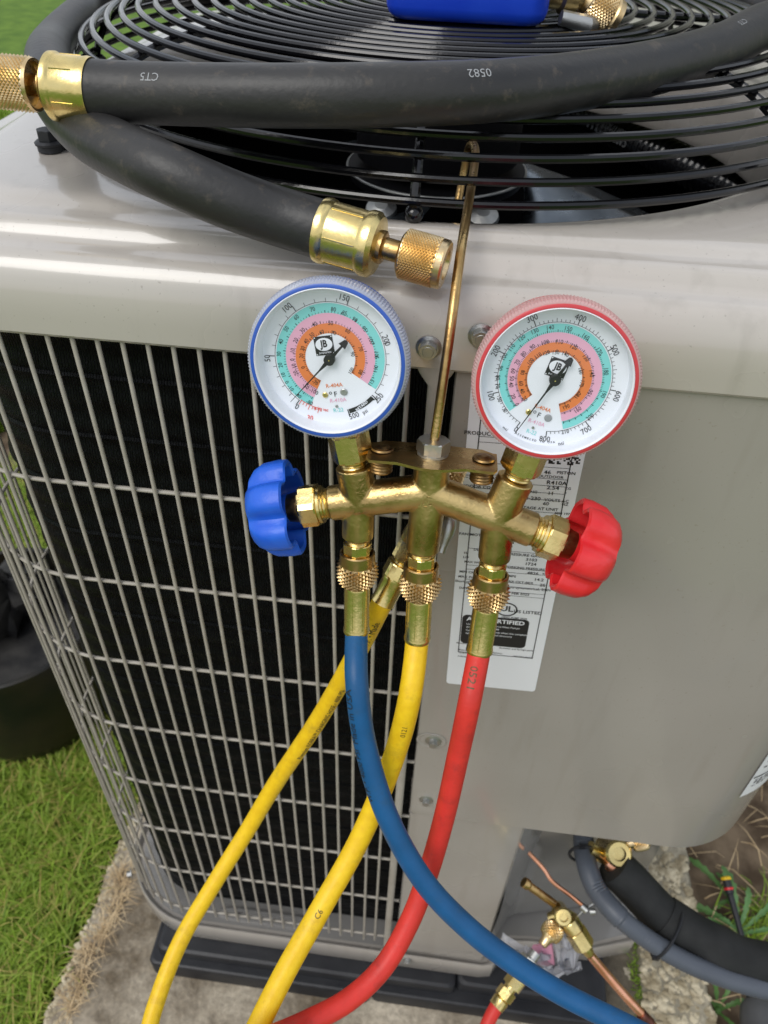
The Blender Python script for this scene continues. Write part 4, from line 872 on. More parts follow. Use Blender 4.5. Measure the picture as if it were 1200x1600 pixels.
def big_fitting(o, ax, gap, L1, flipn=False, k_=1):
    o = V(o); ax = V(ax).normalized(); mb = MB(); Q = .0345*k_+(.002 if k_ < 1 else 0)
    def mod(a, d): return 1
    fl_ = 1.10 if k_ == 1 else 1.04
    mb.lathe([(-.0015, HR*.9), (-.002, HR*1.01), (-.0025, HR*fl_), (.0, HR*(fl_+.03)), (.0025, HR*fl_), (.0035, HR*1.05)]+[(d*k_, HR*r) for d, r in ((.0215, 1.05), (.0225, 1.08), (.0245, 1.13), (.028, 1.12), (.0305, .98), (.0315, .5))], o, ax, 56, cap=(False, True))
    for k in range(6):
        a = k*math.pi/3+.3; _, x, y = ortho(ax); d_ = x*math.cos(a)+y*math.sin(a); mb.tube([o+ax*.004+d_*HR*1.052, o+ax*.0215*k_+d_*HR*1.052], .00045, 6)
    mb.build('ferrule', m_brass2, vh)
    mb = MB(); mb.lathe([(Q-.0045, .0088), (Q-.001, .0088), (Q, .0072), (Q, .0058), (Q+gap, .0058), (Q+gap+.007, .0058)], o, ax, 32); mb.build('barb_neck', m_brassd, vh)
    mb = MB(); q = Q+gap*.9; r0 = .0125 if k_ == 1 else .0132
    if flipn: mb.lathe([(q+.004, .0050), (q+.0035, .0112), (q, .0118), (q-.0005, r0), (q+.0012, r0+.0004)], o, ax, 40, cap=(False, False))
    else: mb.lathe([(q+.0005, .0058), (q, .0105), (q+.0014, r0)], o, ax, 40, cap=(False, False))
    mb.knurl(o, ax, lambda t_: (q+.0014+t_*(L1-.004), r0), 30, 24, .0010)
    e_ = q+L1-.0026; mb.lathe([(e_, r0), (e_+.0004, r0+.0006), (e_+.0035, r0+.0004), (e_+.0045, r0-.0005), (e_+.0046, .0076), (e_+.0020, .0070), (e_+.0012, .0078), (e_, .0070), (e_-.001, .0078), (e_-.002, .0070), (e_-.003, .0078), (e_-.009, .0070), (e_-.012, .004)], o, ax, 40, cap=(False, True))
    mb.build('knurled_nut', m_brass3, vh)
hb = V((0.19011, 0.00806, 0.07489)); big_fitting(hb, dv(hb, (0.25472, -0.00542, 0.06739)), .010, .0235)
ha = V((0.05242, 0.04916, 0.12694)); big_fitting(ha, dv(ha, (0.01413, 0.0492, 0.12795)), .004, .030, True, .74)

# ---------------------------------------------------------------- blue device lying on the guard
bd = thing('vacuum_gauge', (.25, .29, .137), 'glossy blue plastic device with brass fitting lying on the centre of the fan guard', 'gauge')
rings = []
for ins_, z in ((.012, .1405), (.005, .1415), (.0015, .145), (0, .150), (0, .185), (.004, .192), (.012, .195)):
    rings.append([V((x, y, z)) for x, y in rrect(.192+ins_, .243+ins_, .308-ins_, .315-ins_, .014, 6)])
m_ = sheet(rings); m_.add(rings[0], [tuple(range(len(rings[0])))], False); m_.add(rings[-1], [tuple(range(len(rings[-1])))], False); m_.build('casing', m_blue_dev, bd)
a_, b_ = V((.306, .272, .158)), V((.338, .282, .156)); mb = MB(); mb.lathe([(0, .0085), (.010, .0085), (.012, .0115), (.022, .0115), (.024, .0075), (.036, .0075)], a_, b_-a_, 28); mb.build('fitting', m_brass, bd)
mb = MB(); ax_ = V((.82, .15, -.42)).normalized(); o_ = V((.337, .281, .155)); mb.lathe([(-.004, .007), (0, .010)], o_, ax_, 28); mb.knurl(o_, ax_, lambda t_: (t_*.020, .0118+.002*t_*(1-t_)*4), 26, 16, .0010); mb.lathe([(.020, .0118), (.0215, .0128), (.026, .0124), (.0265, .008)], o_, ax_, 28); mb.build('knurled_nut', m_brass3, bd)
mb = MB(); mb.tube([(.318, .262, .146), (.338, .266, .142), (.352, .285, .141)], [.005, .006, .003], 10); mb.build('clip', m_steel, bd)

bd.location.z -= .0045
# ---------------------------------------------------------------- manifold gauge set
MO = V((0.26033, -0.06, -0.04294)); EX, EY, EN = V((1.0, 0.0, 0.0)), V((0.0, 0.24192, 0.9703)), V((0.0, -0.9703, 0.24192))
mg = thing('manifold_gauge_set', MO, 'brass manifold with two dial gauges and blue and red knobs hanging from the fan guard', 'manifold gauge set')
pC, pL, pR = V((0.26007, -0.0603, -0.04416)), V((0.21965, -0.0627, -0.05376)), V((0.30148, -0.06238, -0.05249))
mb = MB()
def rod(mb, a, b, r, r2=None, seg=32, ext=0):
    a, b = V(a), V(b); d = (b-a).normalized(); mb.lathe([(-ext, r), ((b-a).length+ext, r2 or r)], a, d, seg); return mb
rod(mb, (0.20311, -0.06366, -0.05761), (0.26182, -0.06006, -0.04318), .0104)
rod(mb, (0.25737, -0.05998, -0.04286), (0.32156, -0.06467, -0.06167), .0104)
rod(mb, (0.26029, -0.05582, -0.02618), (0.25913, -0.06963, -0.08155), .0104, .0100)
rod(mb, (0.21578, -0.05754, -0.03307), (0.22095, -0.06358, -0.05729), .0106, .0104); rod(mb, (0.2196, -0.06239, -0.05254), (0.21993, -0.06862, -0.07752), .0098, .0095)
rod(mb, (0.30767, -0.05709, -0.03126), (0.30107, -0.063, -0.05497), .0106, .0104); rod(mb, (0.30138, -0.06218, -0.05169), (0.302, -0.06987, -0.08251), .0099, .0096)
body = mb.build('brass_body', m_brass, mg)
rm = body.modifiers.new('cast', 'REMESH'); rm.mode = 'VOXEL'; rm.voxel_size = .0007; rm.use_smooth_shade = True
sm = body.modifiers.new('soft', 'SMOOTH'); sm.iterations = 2; sm.factor = .5
# cast badge on the centre
c_ = V((0.25947, -0.06072, -0.04582))+EN*.0103
mb = MB(); 
for a1, b1 in (((-.0085, .0032), (.0085, .0032)), ((.0085, .0032), (.0085, -.0032)), ((.0085, -.0032), (-.0085, -.0032)), ((-.0085, -.0032), (-.0085, .0032))):
    f3 = lambda q: c_+EX*q[0]+EY*q[1]-EN*(q[0]**2)/.021+EX*q[1]*.12
    mb.tube([f3(a1), f3(((a1[0]+b1[0])/2, (a1[1]+b1[1])/2)), f3(b1)], .00042, 6)
put_text(mb, 'J/B', .0072, lambda u_, v_: c_+EX*(u_+v_*.12)+EY*v_-EN*((u_*u_)/.021-.0003), 0, (0, 0), .01); mb.build('cast_badge', m_brass, mg)
def threads(mb, a, ax, l, r, n):
    prof_ = []
    for k in range(n): prof_ += [(l*k/n, r*.92), (l*(k+.5)/n, r)]
    mb.lathe(prof_+[(l, r*.92)], a, ax, 28)
# arm ends: packing nut, stem, knob
def knob(p0, p1, rot, m, name):
    p0, p1 = V(p0), V(p1); ax = (p1-p0).normalized()
    mb = MB(); threads(mb, p0, ax, .006, .0094, 3); mb.lathe([(.005, .0112), (.0065, .0115), (.0075, .0110)], p0, ax, 32); mb.hexn(p0+ax*.0072, ax, .0105, .0136, ref=EN, rot=.3); mb.build('packing_nut', m_brass2, mg)
    mb = MB(); mb.lathe([(.0175, .0092), (.020, .0092), (.030, .0074), (.034, .006)], p0, ax, 28); mb.build('valve_stem', m_patina, mg)
    o_ = p0+ax*.0215; mb = MB(); R_k = .0292; n = 96
    def kr(a, f): 
        return 1-f*1.35*(.5+.5*math.cos(6*(a-rot)))**2.6
    pr = [(.0, .93, .155), (.001, .985, .165), (.006, 1, .17), (.015, .97, .17), (.020, .88, .15), (.0235, .74, .08), (.0250, .45, .0), (.0255, .02, 0)]
    inn = [(.018, .02, 0), (.0178, .42, .0), (.0165, .62, .05), (.0145, .75, .13), (.010, .84, .16), (.001, .86, .16), (.0, .93, .155)]
    _, x, y = ortho(ax, EN); rg = []
    for d, rr, f in inn+pr[1:]:
        rg.append([o_+ax*d+(x*math.cos(a)+y*math.sin(a))*R_k*rr*kr(a, f) for a in [2*math.pi*k/n for k in range(n)]])
    sheet(rg, mb=mb); mb.lathe([(.004, .0085), (.019, .0085)], o_, ax, 24); return mb.build(name, m, mg)
knob((0.20311, -0.06366, -0.05761), (0.16076, -0.06616, -0.06766), .2, m_blue_k, 'blue_knob')
knob((0.32156, -0.06467, -0.06167), (0.35227, -0.067, -0.07103), .35, m_red_k, 'red_knob')
# gauge adapters (hex) and threads
for a_, b_, nm in (((0.21617, -0.05763, -0.03342), (0.21178, -0.05307, -0.01514), 'L'), ((0.30797, -0.05698, -0.03084), (0.31206, -0.05245, -0.01265), 'R')):
    a_, b_ = V(a_), V(b_); ax = (b_-a_).normalized(); mb = MB(); threads(mb, a_, ax, .007, .0078, 4); mb.hexn(a_+ax*.0055, ax, .016, .0122, ref=EN, rot=.52); mb.lathe([(.021, .009), (.03, .009)], a_, ax, 20); mb.build('gauge_adapter', m_brass2, mg)
# port nipples
couplings = (((0.21989, -0.06841, -0.07666), (0.22202, -0.08533, -0.14454)), ((0.25906, -0.06941, -0.08069), (0.26121, -0.08561, -0.14566)), ((0.30189, -0.06966, -0.08166), (0.30115, -0.08646, -0.14907)))
for a_, b_ in couplings:
    a_, b_ = V(a_), V(b_); ax = (b_-a_).normalized(); mb = MB(); threads(mb, a_-ax*.001, ax, .0065, .0076, 5); mb.hexn(a_+ax*.0045, ax, .0085, .0094, ref=EN, rot=.1, ch=.0006); mb.lathe([(.012, .0075), (.018, .0075)], a_, ax, 24); mb.build('port_nipple', m_brass2, mg)
# bracket plate with hanging nut, hook and park studs
bc = V((0.25995, -0.05488, -0.0224))
mb = MB(); out2 = []
xs = [-.036, -.034, -.028, -.019, -.012, -.006, 0, .006, .012, .019, .028, .034, .036]
top_ = []; 
for i, x in enumerate(xs):
    w1 = .0125+(.0 if abs(x) > .017 else .006*math.cos(x/.017*math.pi/2)**1); yb = -.004-w1; yf = .013 if abs(x) < .034 else .009
    top_.append((x, yb if abs(x) < .036 else -.012, yf))
def bp_(x, d, h):
    sl_ = -.10*x if x < 0 else .02*x
    return bc+EX*x-EN*d+EY*(h+(-abs(x)*.02))
vs = []; 
for h in (0, .0016):
    for x, yb, yf in top_: vs.append(bp_(x, yb, h)); vs.append(bp_(x, yf, h))
n_ = len(top_)*2; fs = []
for i in range(len(top_)-1):
    a0 = 2*i; fs += [(a0, a0+1, a0+3, a0+2), (n_+a0, n_+a0+2, n_+a0+3, n_+a0+1), (a0, a0+2, n_+a0+2, n_+a0), (a0+1, n_+a0+1, n_+a0+3, a0+3)]
fs += [(0, n_, n_+1, 1), (n_-2, n_-1, 2*n_-1, 2*n_-2)]
mb.add(vs, fs, False); mb.build('bracket', m_brassd, mg)
nb = bc+EY*.0016+EN*.0015
mb = MB(); mb.lathe([(0, .0088), (.0012, .0088)], nb, EY, 28); mb.hexn(nb+EY*.0012, EY, .0075, .0096, rot=.0, ch=.0007); mb.build('hook_nut', m_steel, mg)
for sx_ in (-1, 1):
    o_ = bc+EX*.0285*sx_+EN*.001; mb = MB(); threads(mb, o_-EY*.001, -EY, .011, .0068, 6); mb.lathe([(0, .0045), (.0012, .0045), (.002, .002)], o_+EY*.0016, EY, 18); mb.lathe([(.0, .0065), (.001, .006)], o_+EY*.0016, EY, 18); mb.build('park_stud', m_patina, mg)
hk = spline([nb+EY*.004, (0.26068, -0.05005, -0.00302), (0.26281, -0.03246, 0.04228), (0.26405, 0.00158, 0.06975), (0.26606, 0.06187, 0.08289), (0.26682, 0.10197, 0.08859), (0.26611, 0.11839, 0.09051), (0.26421, 0.12649, 0.09074), (0.26239, 0.13105, 0.08701), (0.26116, 0.13143, 0.07854), (0.25968, 0.12844, 0.0648), (0.25829, 0.11979, 0.05225)], .004)
MB().tube(hk, .0027, 14).build('hanging_hook', m_brassd, mg)

# --- gauges
def gauge(w, C0, roll, case_m, bez_m, ring_m, name):
    C0 = V(C0); gx = EX*math.cos(roll)+EY*math.sin(roll); gy = -EX*math.sin(roll)+EY*math.cos(roll); RD = .0366
    def gp_(u_, v_, e=0): return C0+gx*u_+gy*v_+EN*e
    mb = MB(); mb.lathe([(-.030, .030), (-.029, .036), (-.024, .0385), (-.004, .0395), (.0, .0400), (.0035, .0398), (.0035, .0382)], C0, EN, 72, cap=(True, False)); case = mb.build('gauge', case_m, mg, label=name)
    # knurled bezel, vertical teeth
    nt_ = 150; prf = [(-.0085, .0398), (-.0080, .0415), (-.001, .0420), (.0022, .0414), (.0038, .0406), (.0040, .0400)]
    rg = []
    for i, (d, r) in enumerate(prf):
        rg.append([C0+EN*d+(gx*math.cos(a)+gy*math.sin(a))*(r+(.00055 if (k % 2 and 0 < i < 4) else 0)) for k, a in enumerate([2*math.pi*k/(2*nt_) for k in range(2*nt_)])])
    sheet(rg, smooth=False).build('bezel', bez_m, case)
    mb = MB(); mb.lathe([(.0030, .0402), (.0042, .0400), (.0046, .0392), (.0046, .0383), (.0040, .0380)], C0, EN, 96, cap=(False, False)); mb.build('colour_ring', ring_m, case)
    mb = MB(); mb.lathe([(.0044, .0381), (.0048, .0377), (.0042, .0373), (.002, .0368), (-.0062, .0360 if w == 'L' else .0370)], C0, EN, 96, cap=(False, False)); mb.build('inner_rim', m_white, case)
    mb = MB(); mb.lathe([(-.0066, .0374), (-.0060, .0374)], C0, EN, 96); mb.build('dial', m_white, case)
    mb = MB(); mb.lathe([(.0030, .0373), (.0036, .0370), (.0040, .034), (.0040, .001)], C0, EN, 72, cap=(False, True)); mb.build('lens', m_lens, case, fix=True)
    Z0 = -.00585; ri = .0360 if w == 'L' else .0371
    flp = lambda u_, v_: v_ < (-.05*u_ if u_ > 0 else (.45 if w == 'L' else .1)*u_)
    A = lambda deg: math.radians(90-deg)     # clockwise from the dial's top
    def band(r0, r1, a0, a1, m, nm, e=0):
        n = 120; q0 = [gp_(r0*math.cos(A(a0+(a1-a0)*k/n)), r0*math.sin(A(a0+(a1-a0)*k/n)), Z0+e) for k in range(n+1)]; q1 = [gp_(r1*math.cos(A(a0+(a1-a0)*k/n)), r1*math.sin(A(a0+(a1-a0)*k/n)), Z0+e) for k in range(n+1)]
        return sheet([q0, q1], close=False, smooth=False).build(nm, m, case)
    def tick(mb, deg, r0, r1, wd, e=.00012):
        a = A(deg); c, s_ = math.cos(a), math.sin(a); mb.add([gp_(r*c-t_*wd/2*s_, r*s_+t_*wd/2*c, Z0+e) for r, t_ in ((r0, -1), (r0, 1), (r1, 1), (r1, -1))], [(0, 1, 2, 3)], False)
    ink = MB()
    if w == 'L':
        sp = (212, 492)
        r1, r2, r3, r4, rt = .0286, .0236, .0184, .0132, .0292
        f_ang = lambda p_: 225+p_*1.08
        for p_ in range(0, 251, 10): tick(ink, f_ang(p_), rt, rt+(.0034 if p_ % 50 == 0 else .0020), .00040 if p_ % 50 == 0 else .00022)
        n = 140; arc = [f_ang(250*k/n) for k in range(n+1)]
        sheet([[gp_(r*math.cos(A(a)), r*math.sin(A(a)), Z0+.0001) for a in arc] for r in (rt, rt+.00022)], close=False, mb=ink, smooth=False)
        mb = MB()
        for k in range(7): tick(mb, 223-k*3.4, rt-.0006, rt+(.0022 if k % 3 == 0 else .0012), .0003)
        sheet([[gp_(r*math.cos(A(a)), r*math.sin(A(a)), Z0+.0001) for a in np.linspace(224, 202, 20)] for r in (rt-.0008, rt-.0005)], close=False, mb=mb, smooth=False)
        RT = [('in.Hg vac', -0.00986, -0.02688), ('-30', -0.01731, -0.03119)]
        for s_, u_, v_ in RT: put_text(mb, s_, .0026 if len(s_) > 4 else .0040, lambda a, b: gp_(a, b, Z0+.00015), math.radians(-16), (u_, v_), .01, .85)
        mb.build('vacuum_print', m_redp, case)
        BK = [('0', -0.02404, -0.0256), ('50', -0.03402, 0.00389), ('100', -0.0179, 0.02893), ('150', 0.0124, 0.02982), ('200', 0.03043, 0.00606), ('250', 0.02226, -0.02421), ('500', 0.00775, -0.03397), ('psi', 0.01417, -0.03181)]
        CY = [('-80', -0.01549, -0.02261), ('-40', -0.02092, -0.018), ('-10', -0.02427, -0.01354), ('0', -0.02545, -0.0101), ('10', -0.02649, -0.00603), ('20', -0.02704, -0.00057), ('30', -0.02663, 0.00536), ('40', -0.0242, 0.0117), ('50', -0.02001, 0.01782), ('60', -0.0137, 0.02305), ('70', -0.00461, 0.02605), ('80', 0.00608, 0.02478), ('85', 0.01139, 0.02225), ('90', 0.01605, 0.01842), ('95', 0.02025, 0.01313), ('100', 0.02267, 0.00695), ('105', 0.02435, -0.00084), ('110', 0.02298, -0.00823), ('115', 0.01945, -0.01543), ('-100', -0.01203, -0.01675), ('-50', -0.01581, -0.0135), ('-20', -0.01949, -0.00605), ('-10', -0.01985, -0.0023), ('0', -0.02009, 0.0016), ('10', -0.01905, 0.00632), ('20', -0.01629, 0.01142), ('30', -0.01173, 0.01606), ('40', -0.00495, 0.01853), ('50', 0.0034, 0.01816), ('60', 0.01154, 0.01309), ('70', 0.01664, 0.00318), ('80', 0.01496, -0.0091), ('-70', -0.01037, -0.01192), ('0', -0.01519, -0.00309), ('20', -0.0149, 0.00312), ('30', -0.01352, 0.00687), ('40', -0.01093, 0.01036), ('50', -0.0073, 0.01324), ('60', -0.00198, 0.01413), ('70', 0.004, 0.01291), ('90', 0.01206, 0.001), ('100', 0.00996, -0.0079)]
        LG = [('R-404A', -0.00047, -0.01468), ('F', -0.00059, -0.01959), ('R-410A', 0.00022, -0.02302), ('R-22', -0.00054, -0.02853)]; JB = [('JB', -0.002, 0.00709)]; RV = [('a', -0.00613, -0.01929), ('b', 0.0042, -0.01877), ('c', -0.001, -0.02626)]
        tip = (-0.02486, -0.02018); tail = (0.00991, 0.00975)
        e_ = MB(); n = 24
        sheet([[gp_(r*math.cos(A(a)), r*math.sin(A(a)), Z0+.0001) for a in np.linspace(141, 170, n)] for r in (rt-.0002, rt+.0022)], close=False, mb=ink, smooth=False)
        tick(ink, 139.5, rt-.0002, rt+.0040, .0005); tick(ink, 171, rt-.0002, rt+.0036, .0005)
        wm_ = MB(); put_text(wm_, 'RETARD', .0022, lambda a, b: gp_(a, b, Z0+.0002), math.radians(24+11), ((rt+.001)*math.cos(A(155.5)), (rt+.001)*math.sin(A(155.5))), .02, 1.0); wm_.build('retard_print', m_white, case)
        tstep = (3.6, 4.4, 5.0)
    else:
        sp = (212, 508); r1, r2, r3, r4, rt = .0282, .0238, .0188, .0138, .0288
        f_ang = lambda p_: 195+p_*.4125
        for p_ in range(0, 801, 10): tick(ink, f_ang(p_), rt, rt+(.0032 if p_ % 100 == 0 else (.0022 if p_ % 50 == 0 else .0015)), .00042 if p_ % 100 == 0 else .00024)
        arc = [f_ang(800*k/200) for k in range(201)]
        sheet([[gp_(r*math.cos(A(a)), r*math.sin(A(a)), Z0+.0001) for a in arc] for r in (rt, rt+.00022)], close=False, mb=ink, smooth=False)
        BK = [('0', -0.00914, -0.03663), ('100', -0.02983, -0.02086), ('200', -0.03451, 0.00388), ('300', -0.02229, 0.02474), ('400', -0.00021, 0.03242), ('500', 0.02201, 0.02321), ('600', 0.03362, 0.00182), ('700', 0.02861, -0.02215), ('800', 0.00923, -0.03653), ('psi', -0.01398, -0.03498), ('psi', 0.01774, -0.03275)]
        CY = [('30', -0.01756, -0.02419), ('50', -0.02221, -0.01979), ('70', -0.02584, -0.01302), ('80', -0.02732, -0.00896), ('90', -0.02796, -0.00383), ('100', -0.02813, 0.0023), ('110', -0.02641, 0.00783), ('120', -0.02354, 0.01388), ('130', -0.01871, 0.01921), ('140', -0.01231, 0.02331), ('150', -0.00373, 0.02564), ('160', 0.00578, 0.02481), ('170', 0.01502, 0.02026), ('180', 0.02263, 0.01197), ('190', 0.0265, 0.00062), ('200', 0.02525, -0.01302), ('210', 0.01658, -0.0249), ('0', -0.0128, -0.01933), ('20', -0.01627, -0.01588), ('40', -0.01956, -0.01034), ('50', -0.02051, -0.00704), ('60', -0.02136, -0.00309), ('70', -0.0209, 0.00182), ('80', -0.01954, 0.0068), ('90', -0.01665, 0.01164), ('100', -0.01171, 0.01565), ('110', -0.00533, 0.0182), ('120', 0.0024, 0.01821), ('130', 0.01031, 0.01507), ('140', 0.01637, 0.00869), ('150', 0.01986, -0.00125), ('160', 0.01777, -0.01164), ('20', -0.01022, -0.01507), ('40', -0.01299, -0.0116), ('60', -0.0151, -0.00794), ('80', -0.01647, -0.00231), ('100', -0.01476, 0.00422), ('110', -0.01243, 0.00828), ('120', -0.00916, 0.01084), ('130', -0.00482, 0.0127), ('140', 1e-05, 0.01338), ('160', 0.0106, 0.00804), ('170', 0.0139, 0.00223), ('180', 0.01459, -0.00443), ('190', 0.01151, -0.01214)]
        LG = [('R-404A', 0.00053, -0.01681), ('F', 0.00016, -0.02099), ('R-410A', 0.00054, -0.02524), ('R-22', 0.00017, -0.03109)]; JB = [('JB', -0.00075, 0.00546)]; RV = [('a', -0.0055, -0.02107), ('b', 0.00521, -0.02074), ('c', -1e-05, -0.02838)]
        tip = (-0.00828, -0.03363); tail = (0.00392, 0.01313)
        tstep = (2.2, 2.6, 3.2)
        for k, ch in enumerate('ASSEMBLED IN USA'):
            a = 192-k*2.3; put_text(ink, ch, .0016, lambda a_, b_: gp_(a_, b_, Z0+.00015), A(a)+math.pi/2, (.0350*math.cos(A(a)), .0350*math.sin(A(a))), .01)
    for (q0, q1, m, nm, off, st_) in ((r1, r2, m_cyan, 'cyan_band', 0, tstep[0]), (r2, r3, m_pink, 'pink_band', 0, tstep[1]), (r3, r4, m_orange, 'orange_band', 0, tstep[2])):
        band(q0, q1, sp[0], sp[1], m, nm); a = sp[0]+2; k = 0
        while a < sp[1]-1:
            fr_ = (a-sp[0])/(sp[1]-sp[0]); big = k % 5 == 0
            tick(ink, a, q1+.0001, q1+(.0014 if big else .0010), .00040 if big else .00020); a += st_*(.62+.5*math.sin(fr_*math.pi)); k += 1
    for s_, u_, v_ in BK:
        kk = min(1, .0334/math.hypot(u_, v_)) if s_ != 'psi' else .97; u_ *= kk; v_ *= kk
        a = math.atan2(v_, u_)-math.pi/2
        if flp(u_, v_): a += math.pi
        put_text(ink, s_, .0044 if s_ != 'psi' else .0032, lambda p_, q_: gp_(p_, q_, Z0+.00015), a, (u_, v_), .0, .88)
    for s_, u_, v_ in CY:
        a = math.atan2(v_, u_)-math.pi/2
        if w == 'L' and False: a += math.pi
        rr = math.hypot(u_, v_)
        if flp(u_, v_): a += math.pi
        put_text(ink, s_, .0032 if rr > .017 else .0030, lambda p_, q_: gp_(p_, q_, Z0+.00015), a if len(s_) < 9 else 0, (u_, v_), .002, .86)
    ink.build('dial_print', m_ink, case)
    for (s_, u_, v_), m, nm in zip(LG, (m_orange, m_ink, m_pink, m_cyan), ('orange_legend', 'unit_legend', 'pink_legend', 'cyan_legend')):
        mb = MB(); put_text(mb, s_, .0031 if s_ != 'F' else .0040, lambda p_, q_: gp_(p_, q_, Z0+.00015), 0, (u_, v_), .005, .95)
        if s_ == 'F': sheet([[gp_(u_-.0026+r*c, v_+.0010+r*s2, Z0+.00015) for c, s2 in ci] for r in (.0005, .0008)], mb=mb, smooth=False)
        mb.build(nm, m, case)
    _, ju, jv = JB[0]; mb = MB(); hw = .0050
    mb.add([gp_(ju+a*hw, jv+b*hw*1.0, Z0+.0001) for a, b in ((-1, -1), (1, -1), (1, 1), (-1, 1))], [(0, 1, 2, 3)], False); mb.build('maker_badge', m_ink, case)
    mb = MB(); mb.add([gp_(ju+.0045*c, jv+.0006+.0034*s_, Z0+.00018) for c, s_ in ci], [tuple(range(32))], False)
    for a, b in ((-1, -1), (1, -1), (1, 1), (-1, 1)): mb.add([gp_(ju+a*.0044+.00035*c, jv+b*.0044+.00035*s_, Z0+.00018) for c, s_ in ci[::4]], [tuple(range(8))], False)
    put_text(mb, 'JB INDUSTRIES', .0012, lambda p_, q_: gp_(p_, q_, Z0+.00018), 0, (ju, jv-.0038), .01, .85); mb.build('badge_oval', m_white, case)
    mb = MB(); put_text(mb, 'JB', .0052, lambda p_, q_: gp_(p_, q_, Z0+.00026), 0, (ju, jv+.0008), .035, .8); mb.build('badge_letters', m_ink, case)
    for (k_, u_, v_), rr, m in zip(RV, (.00155, .0020, .0008), (m_brass2, m_silverp if w == 'R' else m_steel, m_steel)):
        MB().lathe([(0, rr), (.0004, rr), (.0007, rr*.7)], gp_(u_, v_, Z0), EN, 24).build('rivet', m, case)
    # needle
    nu = V((tip[0], tip[1])); tu = V((tail[0], tail[1])); mb = MB(); Zn = -.0030
    def flat(pl, nm_=None): 
        k_ = len(pl); mb.add([gp_(a, b, Zn) for a, b in pl]+[gp_(a, b, Zn+.0005) for a, b in pl], [tuple(range(k_)), tuple(range(2*k_-1, k_-1, -1))]+[(i, (i+1) % k_, k_+(i+1) % k_, k_+i) for i in range(k_)], False)
    d = nu.normalized(); pz = V((-d.y, d.x)); tl_ = -tu.length
    def q_(a, b): v = d*a+pz*b; return (v.x, v.y)
    flat([q_(nu.length, .00012), q_(nu.length, -.00012), q_(.008, -.00042), q_(0, -.0014), q_(0, .0014), q_(.008, .00042)])
    flat([q_(0, -.0013), q_(tl_*.45, -.0007), q_(tl_*.72, -.00055), q_(tl_*.72, -.0022), q_(tl_*.98, -.0012), q_(tl_*1.02, 0), q_(tl_*.98, .0012), q_(tl_*.72, .0022), q_(tl_*.72, .00055), q_(tl_*.45, .0007), q_(0, .0013)])
    mb.lathe([(Zn-.002, .0029), (Zn+.0010, .0029), (Zn+.0013, .0026)], C0, EN, 32); mb.build('needle', m_ink, case)
    MB().lathe([(Zn+.0013, .0005), (Zn+.0016, .0004)], C0, EN, 12).build('needle_pin', m_brass2, case)
    return case
gauge('L', (0.20218, -0.05743, 0.03351), 0.20071, m_blue_c, m_bezel, m_blue_c, 'blue rimmed low pressure gauge on the left')
gauge('R', (0.31838, -0.05747, 0.03333), -0.24435, m_red_c, m_bezel_r, m_red_c, 'red rimmed high pressure gauge on the right')

# ---------------------------------------------------------------- charging hoses
def charging_hose(a_, b_, pts, r, m, label, texts, n_=19):
    a_, b_ = V(a_), V(b_); ax = (b_-a_).normalized(); L_ = (b_-a_).length
    h = thing('charging_hose', b_, label, 'hose')
    o_ = a_+ax*.0115
    mb = MB(); mb.lathe([(.003, .0080), (.0, .0094), (.0, .0100), (.0006, .0107), (.0072, .0109), (.0078, .0108)], o_, ax, 40, cap=(False, False))
    mb.knurl(o_, ax, lambda t_: (.0076+t_*.0150, .0108+.0012*math.sin(math.pi*min(1, t_*1.15))-.0022*max(0, t_-.6)), n_, 12, .0015, ref=EN)
    mb.lathe([(.0226, .0093), (.0236, .0082), (.0245, .0070)], o_, ax, 40, cap=(False, False)); mb.build('knurled_nut', m_brass4, h)
    mb = MB(); s0 = .0235+.0115; mb.lathe([(s0, .0058), (s0+.0006, .0078), (s0+.0018, .0081), (L_-.0030, .0080), (L_-.0022, .0084), (L_-.0002, .0086), (L_+.0006, .0082), (L_+.0004, .0068)], a_, ax, 40, cap=(False, False))
    for k in range(8):
        _, x, y = ortho(ax); an = k*math.pi/4+.2; d_ = x*math.cos(an)+y*math.sin(an); mb.tube([a_+ax*(s0+.003)+d_*.0080, a_+ax*(L_-.004)+d_*.0079], .00022, 5)
    mb.build('ferrule', m_brass2, h)
    r *= 1.03; pp = spline([b_-ax*.006]+[b_]+[V(p) for p in pts], .005)
    tb = MB().tube(pp, r, 28).build('hose', m, h)
    if texts:
        for t_ in texts:
            mb = MB(); letter(mb, t_[0], t_[1], pp, r, t_[2], t_[3], t_[4], t_[5] if len(t_) > 5 else 0, t_[6] if len(t_) > 6 else 1); mb.build('lettering', m_soft_ink if m is not m_blue_h else m_ink, tb)
    return h, pp
charging_hose(*couplings[0], [(0.22616, -0.11306, -0.15709), (0.23483, -0.13434, -0.19387), (0.25392, -0.15947, -0.23755), (0.28223, -0.18088, -0.27651), (0.31226, -0.19446, -0.30236), (0.34076, -0.20425, -0.31929), (0.37638, -0.21549, -0.33257), (0.43066, -0.23075, -0.34024), (0.47012, -0.24431, -0.34447), (.62, -.36, -.55), (.80, -.55, -.95), (1.05, -.75, -1.03)], .0071, m_blue_h,
    'blue charging hose screwed to the left port of the manifold', [('Made in USA', .0068, (0.22906, -0.12376, -0.1754), -.85, True), ('W.P. • 4000 PSI', .0058, (0.23948, -0.14253, -0.20955), -.95, True)])
